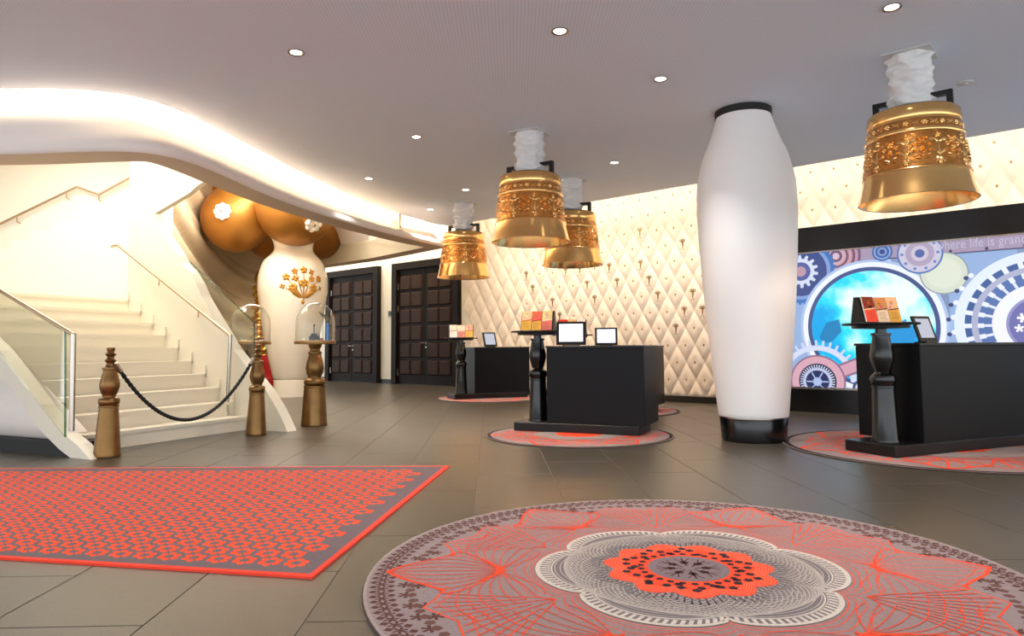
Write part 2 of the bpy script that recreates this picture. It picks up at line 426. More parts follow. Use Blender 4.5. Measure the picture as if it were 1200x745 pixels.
for jj in range(-12, 8):
    for ii in range(-60, 20):
        s = s0 + (ii + (.5 if jj % 2 else 0)) * pw_; z = z0 + jj * ph_ / 2
        if s < sJ + .1 or s > sR - .2 or z > 4.3 or z < .05: continue
        u_, v_, d_ = proj(WP(s, z, PT))
        if u_ > 1330: continue
        if u_ > 950 and z < 2.1: continue
        if z < ph_ / 2 - .06: continue
        # above the ceiling edge as seen from the camera (with a margin)
        if proj(WP(s, z - .32, PT))[1] < proj(WP(WD.dot(G(u_, 300, ZC)) if 0 else s, ZC, PC))[1] - 25 - .05 * max(0, u_ - 600): continue
        pads.append((-d_, ii, jj, s, z))
pads.sort(reverse=True)
zmin = min(p[4] for p in pads)
extra = MB()
for n_, (d_, ii, jj, s, z) in enumerate(pads):
    if n_ < 300:
        o = inst('pad', pad_me, wb, WP(s, z, PT), wyaw)
        iskey = (ii, jj) in keyset
        inst('key' if iskey else 'button', key_me if iskey else btn_me, o, (0, -.03 if iskey else -.012, 0))
    else:
        M = Matrix.Translation(WP(s, z, PT)) @ Matrix.Rotation(wyaw, 4, 'Z')
        extra.add([M @ v.co for v in pad_me.vertices], [tuple(p.vertices) for p in pad_me.polygons])
if extra.v: tag(extra.build('far_pads', 'tuft', wb, smooth=180, normals=False), kind='stuff')
# bottom row of half pads
hb = MB()
for ii in range(-60, 20):
    jm = round((zmin - z0) / (ph_ / 2)) - 1
    s = s0 + (ii + (.5 if jm % 2 else 0)) * pw_; z = z0 + jm * ph_ / 2
    if s < sJ + .1 or proj(WP(s, z, PT))[0] > 950: continue
    inst('pad', pad_half, wb, WP(s, z, PT), wyaw)
print('PADS', len(pads), 'zmin', zmin)

# doors in the back wall
def door(n, uL, uR, vt, plate=False):
    a, c = W(uL, 445, PD), W(uR, 445, PD); sa, sb = WD.dot(a), WD.dot(c); wid = sb - sa
    hgt = (W(uL, vt[0], PD).z + W(uR, vt[1], PD).z) / 2
    root = bpy.data.objects.new('door_%d' % n, None); col.objects.link(root); root['kind'] = 'structure'
    root.location = WP((sa + sb) / 2, 0, PD - .002); root.rotation_euler = (0, 0, wyaw)
    w2 = wid / 2; ft = .2
    MB().box((-w2, -.16, 0), (-w2 + ft, 0, hgt)).box((w2 - ft, -.16, 0), (w2, 0, hgt)).box((-w2 + ft, -.16, hgt - ft), (w2 - ft, 0, hgt)).build('frame', 'dark_frame', root)
    lw = (wid - 2 * ft) / 2
    for sgn in (-1, 1):
        x0 = 0 if sgn > 0 else -lw
        lf = MB().bbox((x0 + .006, -.07, .015), (x0 + lw - .006, -.002, hgt - ft - .006), .004).build('leaf', 'leaf_brown', root)
        pwid = (lw - .22) / 2; z_a, z_b = .24, hgt - ft - .16; rh = (z_b - z_a) / 6
        for r_ in range(6):
            for c_ in range(2):
                cx0 = x0 + .11 + c_ * pwid; cz0 = z_a + r_ * rh
                g = .014; X0, X1, Z0, Z1 = cx0 + .004, cx0 + pwid - .004, cz0 + .03, cz0 + rh - .03; q = .035
                P = [(X0, -.07, Z0), (X1, -.07, Z0), (X1, -.07, Z1), (X0, -.07, Z1), (X0 + q, -.11, Z0 + q), (X1 - q, -.115, Z0 + q), (X1 - q, -.115, Z1 - q), (X0 + q, -.11, Z1 - q)]
                MB().add(P, [(4, 5, 6, 7), (0, 1, 5, 4), (1, 2, 6, 5), (2, 3, 7, 6), (3, 0, 4, 7)]).build('panel', 'panel_brown', lf)
        for hz in (.35, hgt * .62, hgt - ft - .5):
            hx = x0 + (lw - .02 if sgn > 0 else .02)
            MB().lathe([(.016, -.09), (.016, .09)], 8, center=(hx, -.085, hz)).build('hinge', 'steel', lf)
    hz = 1.12 if n == 1 else 1.18
    MB().tube([(.05, -.075, hz), (.05, -.13, hz), (-.11, -.135, hz)], .014, 8).lathe([(.028, 0), (.028, .012)], 10, M=Matrix.Translation((.05, -.07, hz)) @ Matrix.Rotation(PI / 2, 4, 'X')).lathe([(.022, 0), (.022, .012)], 10, M=Matrix.Translation((.05, -.07, hz - .12)) @ Matrix.Rotation(PI / 2, 4, 'X')).build('handle', 'steel', root)
    return root
door(1, 385, 446, (319, 313)); door(2, 463, 541, (309, 301))
q = W(459, 367.5, PD)
t = thing('switch_plate', 'small dark brass switch plate on the cream wall between the two doors', 'switch', q + WN * -.0, wyaw)
MB().bbox((-.15, -.025, -.085), (.15, 0, .085), .01).build('plate', 'plate', t)
MB().box((-.09, -.034, -.04), (-.01, -.024, .04)).box((.01, -.034, -.04), (.09, -.024, .04)).build('rocker', 'tiny_dark', t)

# ================================================================== STAIRS
A_ = Vector((-.9, .43, 0)).normalized(); Ee = Vector((-A_.y, A_.x, 0)) * -1     # ascent, and across to the right/back
if Ee.y < 0: Ee = -Ee
TL = Vector((-4.10, 6.70, 0)); BR = Vector((-3.42, 9.05, 0))
RISE, TREAD, NST = .177, .27, 10
def SL(u, v, off=0): return plane_hit(u, v, TL + Ee * off, Ee)
def SR(u, v, off=0): return plane_hit(u, v, BR + Ee * off, Ee)
wid = (BR - TL).dot(Ee)
L0 = BR - Ee * wid
st = thing('staircase', 'broad white staircase with glass balustrades behind the black rope', 'staircase', (BR.x - 1.2, BR.y - .8, 0))
for i in range(NST):
    a = A_ * (TREAD * i); depth = TREAD * (NST - i) if 0 else TREAD + .05
    x0 = L0 + a + Ee * .25; x1 = BR + a - Ee * .0
    if i == NST - 1: depth = .35
    body = MB().prism([x0, x1, x1 + A_ * depth, x0 + A_ * depth], (0, 0, RISE * (i + 1) - .035)).build('step', 'stair_white', st, world=True)
    nz = Vector((0, 0, RISE * (i + 1) - .035))
    MB().prism([p + nz for p in (x0 - A_ * .02, x1 - A_ * .02, x1 + A_ * depth, x0 + A_ * depth)], (0, 0, .035)).build('tread', 'stair_white', body).location = -st.location
    MB().prism([p + nz for p in (x1 - A_ * .02 - Ee * .03, x1 - A_ * .02, x1 + A_ * .03, x1 + A_ * .03 - Ee * .03)], (0, 0, .15)).build('skirt', 'stair_white', body).location = -st.location
Lnd = RISE * NST
# right parapet: outline traced in its own plane
pr = [(337, 507), (331, 492), (324, 478), (312, 458), (295, 437), (273, 409), (258, 384), (249, 369), (243, 359), (236, 347), (229, 331), (222, 319), (212, 308), (207, 298), (197, 283), (187, 270), (182, 259), (180, 250), (152, 247)]
pts = [SR(u, v) for u, v in pr]; pts[0].z = 0
q = SR(152, 247); base = Vector((q.x, q.y, 0))
MB().prism(pts + [base], Ee * .16).build('right_parapet', 'stair_white', st, world=True)
# left stringer
ps = [(106, 537), (90, 521), (74, 508), (50, 478), (25, 444), (0, 411), (-60, 350), (-160, 268)]
pb = [(-160, 330), (-60, 395), (-20, 428), (0, 443), (12, 452), (22, 464), (30, 479), (39, 495), (53, 510), (69, 526), (82, 541)]
pts = [SL(u, v) for u, v in ps + pb]
for i_ in (0, len(pts) - 1): pts[i_].z = 0
MB().prism(pts, Ee * .14).build('left_stringer', 'stair_white', st, world=True)
# bulging panel and black plinth under the left stringer
profb = [(-.0, .13), (-.10, .16), (-.14, .28), (-.10, .42), (.02, .55), (.12, .75), (.16, 1.1), (.16, 1.7)]
P = []; fs = []
Ls = np.linspace(.32, 5, 14)
for L in Ls:
    for o_, z_ in profb: P.append(TL + A_ * L + Ee * (.15 + .55 * o_) + Vector((0, 0, min(z_, .02 + .62 * L))))
kk = len(profb); fs = [(i * kk + j, (i + 1) * kk + j, (i + 1) * kk + j + 1, i * kk + j + 1) for i in range(len(Ls) - 1) for j in range(kk - 1)]
MB().add(P, fs).build('bulge_panel', 'fascia', st, smooth=60, world=True)
p0 = TL + A_ * .26 + Ee * .02
MB().prism([p0, p0 + Ee * .5, p0 + Ee * .5 + A_ * 5, p0 + A_ * 5], (0, 0, .13)).build('plinth', 'black_matte', st, world=True)
# glass + rails
def rail_tube(pts, r, name, m='rail', parent=st): MB().tube(pts, r, 8).build(name, m, parent, smooth=60, world=True)
gl = [SL(*q, -.02) for q in ((75, 386), (0, 343), (-120, 275), (-120, 330), (0, 415), (40, 466), (75, 512))]
MB().prism(gl, Ee * .015).build('glass_panel', 'pane', st, world=True)
g0, g1 = SL(75, 386, -.021), SL(75, 512, -.021); MB().prism([g0, g0 - A_ * .012, g1 - A_ * .012, g1], Ee * .017).build('glass_edge', 'pane_edge', st, world=True)
rail_tube([SL(u, v, -.0) for u, v in ((86, 392), (0, 340), (-120, 268))], .022, 'handrail')
rail_tube([SL(86, 391, 0), SL(85, 448, 0), SL(84, 505, 0)], .026, 'post', 'steel')
gr = [SR(*q, .18) for q in ((181, 268), (298, 378), (298, 452), (273, 425), (240, 375), (205, 310), (181, 280))]
MB().prism(gr, Ee * .015).build('glass_panel', 'pane', st, world=True)
rail_tube([SR(u, v, .185) for u, v in ((181, 268), (240, 323), (298, 378), (298, 405), (298, 430))], .008, 'glass_edge', 'pane_edge')
rail_tube([SR(131, 289, -.02), SR(138, 287, -.1), SR(200, 337, -.1), SR(270, 393, -.1)], .022, 'handrail')
rail_tube([SR(270, 392, -.1), SR(268, 440, -.1), SR(266, 487, -.1)], .024, 'post', 'steel')
for q in ((187, 320), (233, 357)): rail_tube([SR(q[0], q[1] + 6, -.1), SR(q[0] - 1, q[1] + 14, -.06), SR(q[0] - 1, q[1] + 14, .0)], .009, 'bracket', 'rail')
# landing, second flight along the rear wall
YB = 12.6
lp = [L0 + A_ * (TREAD * NST), BR + A_ * (TREAD * NST)]
land = [lp[0], lp[1], Vector((lp[1].x - .3, YB, 0)), Vector((-12.4, YB, 0)), Vector((-12.4, 8.2, 0))]
MB().prism([p + Vector((0, 0, Lnd - .2)) for p in land], (0, 0, .2)).build('landing', 'stair_white', st, world=True)
ws = MB().box((-12.6, YB, 0), (-6.35, YB + .2, 4.95)).build('wall_left', 'white'); tag(ws, kind='structure')
tag(MB().box((-12.8, 6, 0), (-12.6, YB, 4.95)).build('wall_left_end', 'white'), kind='structure')  # unseen side wall, added to keep world light out of the stairwell
f2 = thing('upper_stair_flight', 'white upper stair flight climbing to the right above the landing', 'staircase', (-8, 11.8, Lnd))
n2 = 13
for i in range(n2):
    x = -10.4 + i * .36; z = Lnd + .155 * (i + 1)
    if x > -6.25: break
    MB().box((x, 11.25, Lnd + .001 if x < -6.4 else z - .35), (min(x + .36, -6.27), YB - .01, z)).build('step', 'stair_white', f2, world=True)
pq = [atD(u, v, 11.1) for u, v in ((152, 247), (181, 250), (205, 236), (222, 226), (232, 217), (243, 210), (300, 180), (300, 110), (152, 190))]
MB().prism(pq, (0, .14, 0)).build('parapet', 'stair_white', f2, world=True)
rp = [atD(u, v, YB - .09) for u, v in ((-60, 291), (0, 262.5), (90, 219), (116, 228), (175, 196), (240, 163))]
rail_tube(rp, .022, 'handrail', 'rail', f2)
for q in ((20, 253), (78, 225), (116, 228), (158, 205)):
    p = atD(q[0], q[1], YB - .09); rail_tube([p, p + Vector((0, 0, -.1)), p + Vector((0, .09, -.12))], .012, 'bracket', 'rail', f2)
# folded (draped) wall under the upper flight
P = []; ny, nz = 40, 110
for i in range(ny + 1):
    t = i / ny
    if t < .7: Xb, Y = -6.2 - .95 * math.sin(t / .7 * PI * .5), 11.3 + 5.6 * t / .7
    else: a = (t - .7) / .3 * PI * .5; Xb, Y = -7.15 + 1.1 * (1 - math.cos(a)), 16.9 + 1.6 * math.sin(a)
    for j in range(nz + 1):
        z = 4.9 * j / nz; w_ = z + .22 * (Y - 11.3) + .25 * math.sin(z * .9)
        d = .2 * abs(math.sin(w_ * 4.6 + .6)) ** .8 + .09 * abs(math.sin(w_ * 8.3 + 1.1 + .3 * math.sin(Y)))
        P.append((Xb + d, Y - .2 * d, z))
fs = [(i * (nz + 1) + j, (i + 1) * (nz + 1) + j, (i + 1) * (nz + 1) + j + 1, i * (nz + 1) + j + 1) for i in range(ny) for j in range(nz)]
tag(MB().add(P, fs).build('wall_under_stairs', 'drape', smooth=180), kind='structure')

# ================================================================== LED SCREEN
pS0 = W(912, 400, PS); sA = WD.dot(pS0); sB = sA + 7.2
zT = (W(935, 268, PS).z + W(1200, 237, PS).z) / 2
zP1 = (W(940, 297, PS).z + W(1190, 275.5, PS).z) / 2; zP0 = W(935, 453, PS).z
sc_r = thing('video_wall', 'huge lit video wall in a black frame showing blue gears and clockwork', 'screen', WP((sA + sB) / 2, 0, PS), wyaw)
hw = (sB - sA) / 2; dp = PT - PS - .07
MB().box((-hw, 0, .0), (hw, dp, zP0 - .03)).build('base', 'black_gloss', sc_r)
MB().box((-hw, 0, zP1 + .02), (hw, dp, zT)).build('top_frame', 'black_gloss', sc_r)
MB().box((-hw, .0, zP0 - .03), (-hw + .12, dp, zP1 + .02)).build('side_frame', 'black_gloss', sc_r)
MB().box((hw - .12, .0, zP0 - .03), (hw, dp, zP1 + .02)).build('side_frame', 'black_gloss', sc_r)
MB().box((-hw + .12, -.012, zP0 - .03), (hw - .12, .04, zP0)).build('sill', 'steel', sc_r)
MB().box((-hw + .12, -.006, zP1), (hw - .12, .04, zP1 + .02)).build('trim', 'steel', sc_r)
MB().box((-hw + .12, .05, zP0 - .03), (hw - .12, dp, zP1 + .02)).build('panel_back', 'black_matte', sc_r)
inv = sc_r.matrix_basis.inverted()
class Print2:
    """flat printed picture: coloured polygons stacked in hair-thin layers"""
    def __init__(s, to3, dz): s.mb = MB(); s.to3 = to3; s.dz = dz; s.l = 0; s.step = 0
    def layer(s): s.l += 1
    def poly(s, pts, c): s.mb.add([s.to3(x, y, s.l * s.dz) for x, y in pts], [tuple(range(len(pts)))], srgb(c))
    def fan(s, cx, cy, pts, c):
        n = len(pts); s.mb.add([s.to3(cx, cy, s.l * s.dz)] + [s.to3(x, y, s.l * s.dz) for x, y in pts], [(0, 1 + i, 1 + (i + 1) % n) for i in range(n)], srgb(c))
    def disc(s, cx, cy, r, c, n=40): s.fan(cx, cy, [(cx + r * math.cos(2 * PI * i / n), cy + r * math.sin(2 * PI * i / n)) for i in range(n)], c)
    def ring(s, cx, cy, r0, r1, c, n=56, a0=0, a1=2 * PI):
        P = []
        for i in range(n + 1):
            a = a0 + (a1 - a0) * i / n; P += [s.to3(cx + r * math.cos(a), cy + r * math.sin(a), s.l * s.dz) for r in (r0, r1)]
        s.mb.add(P, [(2 * i, 2 * i + 1, 2 * i + 3, 2 * i + 2) for i in range(n)], srgb(c))
    def line(s, pts, w, c, closed=False):
        s.l += s.step; n = len(pts); P = []
        for i in range(n):
            a = pts[(i - 1) % n] if (closed or i) else pts[i]; b_ = pts[(i + 1) % n] if (closed or i < n - 1) else pts[i]
            dx, dy = b_[0] - a[0], b_[1] - a[1]; L = math.hypot(dx, dy) or 1; nx, ny_ = -dy / L * w / 2, dx / L * w / 2
            P += [s.to3(pts[i][0] + nx, pts[i][1] + ny_, s.l * s.dz), s.to3(pts[i][0] - nx, pts[i][1] - ny_, s.l * s.dz)]
        m_ = n if closed else n - 1
        s.mb.add(P, [(2 * i, 2 * i + 1, 2 * ((i + 1) % n) + 1, 2 * ((i + 1) % n)) for i in range(m_)], srgb(c))
    def flower(s, cx, cy, r, c, n=6, rot=0, inner=.55, k=4, sx=1, sy=1):
        pts = []
        for i in range(n * k):
            a = 2 * PI * i / (n * k); q = r * (inner + (1 - inner) * abs(math.cos(n * a / 2)) ** .7)
            pts.append((cx + sx * q * math.cos(a + rot), cy + sy * q * math.sin(a + rot)))
        s.fan(cx, cy, pts, c)
    def gear(s, cx, cy, r, c, teeth=24, t=.1):
        pts = []
        for i in range(teeth):
            for f, q in ((0, 1), (.28, 1), (.4, 1 + t), (.75, 1 + t), (.9, 1)):
                a = 2 * PI * (i + f) / teeth; pts.append((cx + r * q * math.cos(a), cy + r * q * math.sin(a)))
        s.fan(cx, cy, pts, c)
    def radial(s, cx, cy, r0, r1, n, w, c, rot=0):
        for i in range(n):
            a = rot + 2 * PI * i / n; s.line([(cx + r0 * math.cos(a), cy + r0 * math.sin(a)), (cx + r1 * math.cos(a), cy + r1 * math.sin(a))], w, c)
LX0, LX1, LZ0, LZ1 = -hw + .12, hw - .12, zP0, zP1
def clipz(x, y): return min(max(x, LX0), LX1), min(max(y, LZ0), LZ1)
pic = Print2(lambda x, y, l: (clipz(x, y)[0], .045 - l, clipz(x, y)[1]), .0012)
sky = Print2(pic.to3, .0012)
def sp(u, v): q = inv @ W(u, v, PS - .0); return q.x, q.z
def sm(px, u): return px / F * W(u, 390, PS).y    # pixels (vertical) -> metres
pic.poly([(LX0, LZ0), (LX1, LZ0), (LX1, LZ1), (LX0, LZ1)], (150, 178, 222)); pic.layer()
rs = random.Random(3)
for _ in range(70):
    x, y = rs.uniform(LX0, LX1), rs.uniform(LZ0, LZ1); v = rs.uniform(.8, 1.25)
    w_ = rs.uniform(.1, .5); h_ = rs.uniform(.1, .6)
    pic.poly([(x, y), (x + w_, y), (x + w_, y + h_), (x, y + h_)], tuple(min(255, q * v) for q in (150, 176, 216)))
    pic.layer() if _ % 12 == 0 else None
pic.layer()
hs = sm(15, 1100)
pic.poly([(LX0, LZ1 - hs), (LX1, LZ1 - hs), (LX1, LZ1), (LX0, LZ1)], (168, 152, 178)); pic.layer()
pic.line([(LX0, LZ1 - hs), (LX1, LZ1 - hs)], .02, (90, 84, 120))
for i in range(26): pic.disc(LX0 + .2 + i * .42, LZ1 - hs * .82, .022, (70, 62, 96), 10)
pic.layer()
# copper wheel, left blue gear
cx, cy = sp(979, 300)
for r_, c_ in ((27, (120, 92, 128)), (24, (196, 150, 172)), (21, (120, 86, 112)), (18, (205, 160, 172)), (14, (126, 92, 118)), (11, (212, 172, 182)), (7, (110, 84, 120)), (4, (220, 190, 205))):
    pic.disc(cx, cy, sm(r_, 980), c_); pic.layer()
cx, cy = sp(938, 318)
pic.gear(cx, cy, sm(37, 940), (64, 116, 190), 40, .06); pic.layer()
pic.disc(cx, cy, sm(33, 940), (130, 160, 214)); pic.layer(); pic.disc(cx, cy, sm(29, 940), (60, 78, 140)); pic.layer()
pic.gear(cx, cy, sm(15, 940), (214, 222, 244), 14, .3); pic.layer(); pic.disc(cx, cy, sm(11, 940), (84, 96, 160)); pic.layer(); pic.disc(cx, cy, sm(6, 940), (190, 150, 170)); pic.layer()
# porthole
cx, cy = sp(1020, 383); R0 = sm(66, 1019)
pic.disc(cx, cy, R0 * 1.2, (238, 244, 255), 90); pic.layer(); pic.ring(cx, cy, R0 * 1.0, R0 * 1.07, (70, 84, 140), 90); pic.ring(cx, cy, R0 * 1.155, R0 * 1.2, (176, 196, 236), 90); pic.layer()
sky.l = pic.l; sky.disc(cx, cy, R0, (0, 0, 0), 90); pic.layer(); pic.layer()
pic.poly([sp(960, 395), sp(968, 378), sp(983, 374), sp(986, 388), sp(975, 400), sp(965, 402)], (20, 130, 190)); pic.layer()
# lower-left arm and wheel
gx, gy = sp(958, 447)
pic.ring(gx, gy, sm(36, 958), sm(42, 958), (214, 220, 244), 60, 0, PI); pic.radial(gx, gy, sm(40, 958), sm(48, 958), 36, .035, (206, 214, 240)); pic.layer()
ax, ay = sp(1046, 412)
pic.line([(gx, gy + .02), (ax, ay)], sm(17, 990), (150, 112, 140)); pic.layer(); pic.line([(gx, gy + .02), (ax, ay)], sm(12, 990), (214, 164, 182)); pic.layer()
for r_, c_ in ((31, (148, 110, 140)), (29, (218, 168, 184)), (21, (34, 40, 84)), (16, (190, 200, 232)), (13, (40, 48, 96)), (5, (170, 190, 230))):
    pic.disc(gx, gy, sm(r_, 958), c_); pic.layer()
pic.radial(gx, gy, sm(16, 958), sm(19.5, 958), 40, .014, (226, 232, 250)); pic.radial(gx, gy, sm(4, 958), sm(12, 958), 6, .02, (170, 190, 230)); pic.layer()
gx, gy = sp(1010, 455); pic.disc(gx, gy, sm(10, 1000), (70, 76, 120)); pic.layer(); pic.disc(gx, gy, sm(7, 1000), (210, 216, 240)); pic.layer()
gx, gy = sp(1053, 392); pic.gear(gx, gy, sm(17, 1050), (30, 150, 220), 20, .14); pic.layer()
# small upper wheels and cream disc
gx, gy = sp(1106, 320); pic.disc(gx, gy, sm(25, 1106), (150, 160, 170)); pic.layer(); pic.disc(gx, gy, sm(23.5, 1106), (214, 222, 206)); pic.layer(); pic.disc(gx, gy, sm(18, 1106), (224, 230, 214)); pic.layer()
gx, gy = sp(1034, 295)
for r_, c_ in ((11, (64, 104, 176)), (9, (150, 176, 220)), (7.5, (60, 96, 168)), (5, (140, 160, 206)), (3, (50, 70, 140))): pic.disc(gx, gy, sm(r_, 1034), c_, 28); pic.layer()
gx, gy = sp(1078, 297)
for r_, c_ in ((24, (84, 120, 184)), (22, (206, 200, 222)), (15, (176, 162, 190)), (9, (206, 196, 216)), (5, (84, 104, 168))): pic.disc(gx, gy, sm(r_, 1078), c_); pic.layer()
pic.radial(gx, gy, sm(17, 1078), sm(20, 1078), 10, .035, (96, 128, 190)); pic.layer()
# big wheel at right
gx, gy = sp(1221, 380)
for r_, c_ in ((87, (228, 238, 255)), (76, (62, 96, 156)), (69, (176, 180, 208)), (62, (86, 116, 176)), (48, (242, 244, 255)), (34, (150, 150, 200)), (31, (112, 112, 176))):
    pic.disc(gx, gy, sm(r_, 1221), c_, 90); pic.layer()
pic.radial(gx, gy, sm(68.5, 1221), sm(77, 1221), 28, .06, (236, 242, 255)); pic.radial(gx, gy, sm(47, 1221), sm(57, 1221), 28, .035, (226, 232, 252)); pic.layer()
pic.radial(gx, gy, sm(56, 1221), sm(62.5, 1221), 28, .06, (236, 240, 255)); pic.layer()
for i in range(7):
    a = 2.45 + i * .2; d_ = sm(93, 1221); pic.disc(gx + d_ * math.cos(a), gy + d_ * math.sin(a), .03, (60, 70, 120), 10); pic.disc(gx + d_ * math.cos(a) + .06, gy + d_ * math.sin(a) + .03, .035, (236, 240, 255), 10)
pic.layer()
for fx, fy, fr in ((-17, 8, 6), (-21, -4, 5), (-10, -3, 5.5), (-6, 12, 6), (4, 2, 6), (-9, 21, 4.5), (8, -13, 5), (-12, -14, 4.5), (2, -20, 4.5), (12, 14, 6), (18, -2, 5)):
    pic.flower(gx + sm(fx, 1192), gy + sm(fy, 1192), sm(fr, 1192), (246, 248, 255), 5, fx, .35)
pic.layer()
pic.mb.build('picture', 'screen_print', sc_r); sky.mb.build('picture_sky', 'screen_sky', sc_r)
fc = bpy.data.curves.new('slogan', 'FONT'); fc.body = 'where life is grand'; fc.size = hs * 1.0; fc.extrude = 0; fc.space_character = 1.05
fo = bpy.data.objects.new('slogan_text', fc); col.objects.link(fo)
me = bpy.data.meshes.new_from_object(fo.evaluated_get(bpy.context.evaluated_depsgraph_get())); bpy.data.objects.remove(fo)
mslog = emit('slogan_ink', (206, 202, 226), .62); me.materials.clear(); me.materials.append(mslog)
x0, _ = sp(1098, 290); x1, _ = sp(1203, 280); xs = [v.co.x for v in me.vertices]; k_ = (x1 - x0) / (max(xs) - min(xs))
o = inst('slogan', me, sc_r, (x0, .045 - (pic.l + 3) * .0012, LZ1 - hs * .68), rot=(PI / 2, 0, 0)); o.scale = (k_, 1, 1)

# ================================================================== COLUMN
cD = 7.71; cpos = G(884, 521); cpos = Vector((cpos.x * cD / cpos.y, cD, 0))
cl = thing('bulging_column', 'fat white bulging column with black foot and black collar beside the video wall', 'column', cpos)
vz = lambda v: 1.03 + (405 - v) * .0095
body = [(.352, .272), (.372, .3), (.425, vz(422)), (.478, vz(362)), (.518, vz(301)), (.538, vz(255)), (.541, vz(240)), (.527, vz(211)), (.464, vz(181)), (.41, vz(167)), (.355, vz(151)), (.315, vz(138)), (.298, vz(130)), (.292, 3.62)]
bs = [(p.x, p.y) for p in catmull([Vector((r, z, 0)) for r, z in body], 4)]
MB().lathe(bs, 56).build('shaft', 'column_white', cl, smooth=60)
MB().lathe([(.34, .0), (.345, .02), (.357, .24), (.352, .25)], 56).build('foot', 'black_gloss', cl, smooth=40)
MB().lathe([(.352, .25), (.366, .252), (.366, .268), (.352, .272)], 56, cap=False).build('foot_ring', 'steel', cl, smooth=40)
MB().lathe([(.300, 3.62), (.312, 3.625), (.312, ZC), (.29, ZC)], 56).build('collar', 'black_matte', cl, smooth=40)

# ================================================================== BELLS
def ptR(prof, z):
    for (r0, z0_), (r1, z1_) in zip(prof[:-1], prof[1:]):
        if z0_ <= z <= z1_: return r0 + (r1 - r0) * (z - z0_) / (z1_ - z0_ + 1e-9)
    return prof[-1][0]
bz, ZS = 2.325, .94
bprof = [(.485, 0), (.482, .012), (.462, .08), (.447, .15), (.437, .215), (.435, .235)]
bmid = [(.428, .26), (.418, .36), (.404, .48), (.394, .585)]
btop = [(.388, .635), (.380, .72)]
bcap = [(.380, .745), (.384, .76), (.381, .80), (.376, .85), (.366, .862)]
def petal(mb, C, ang, L, wdt, surf, h=.007):
    # C=(theta*r, z) on unrolled surface; raised petal with ridge
    pts = []; n = 8; ca, sa = math.cos(ang), math.sin(ang)
    for i in range(n):
        a = 2 * PI * i / n; x = L / 2 * math.cos(a) + L / 2; y = wdt / 2 * math.sin(a); pts.append((C[0] + x * ca - y * sa, C[1] + x * sa + y * ca))
    cx, cy = C[0] + L / 2 * ca, C[1] + L / 2 * sa
    P = [surf(cx, cy, h)] + [surf(x, y, .0005) for x, y in pts]
    mb.add(P, [(0, 1 + i, 1 + (i + 1) % n) for i in range(n)])
def blossom(mb, C, r, surf, n=5, rot=0, h=.008):
    for i in range(n): petal(mb, C, rot + 2 * PI * i / n, r, r * .72, surf, h)
def sprig(mb, C, s, surf, h=.008):
    x, z = C
    blossom(mb, (x, z + .55 * s), .17 * s, surf, 5, .3, h); blossom(mb, (x, z + .1 * s), .15 * s, surf, 6, 0, h)
    for sg in (-1, 1):
        blossom(mb, (x + sg * .32 * s, z + .32 * s), .15 * s, surf, 5, .9, h); blossom(mb, (x + sg * .40 * s, z - .02 * s), .13 * s, surf, 5, .5, h)
        blossom(mb, (x + sg * .18 * s, z + .68 * s), .12 * s, surf, 4, .5, h)
        a = PI / 2 + sg * -1.05
        petal(mb, (x, z - .42 * s), a, .42 * s, .15 * s, surf, h); petal(mb, (x, z - .2 * s), PI / 2 - sg * .75, .3 * s, .09 * s, surf, h)
        petal(mb, (x + sg * .02 * s, z - .5 * s), PI / 2 - sg * 1.45, .36 * s, .11 * s, surf, h)
        petal(mb, (x + sg * .02 * s, z + .3 * s), PI / 2 - sg * .8, .24 * s, .06 * s, surf, h)
    petal(mb, (x, z - .55 * s), PI / 2, 1.1 * s, .035 * s, surf, h * .7)
def bsurf(prof, roff=0):
    def f(x, z, h):
        r = ptR(prof, z) + h + roff; a = x / .41; return (r * math.cos(a), r * math.sin(a), z * ZS + bz)
    return f
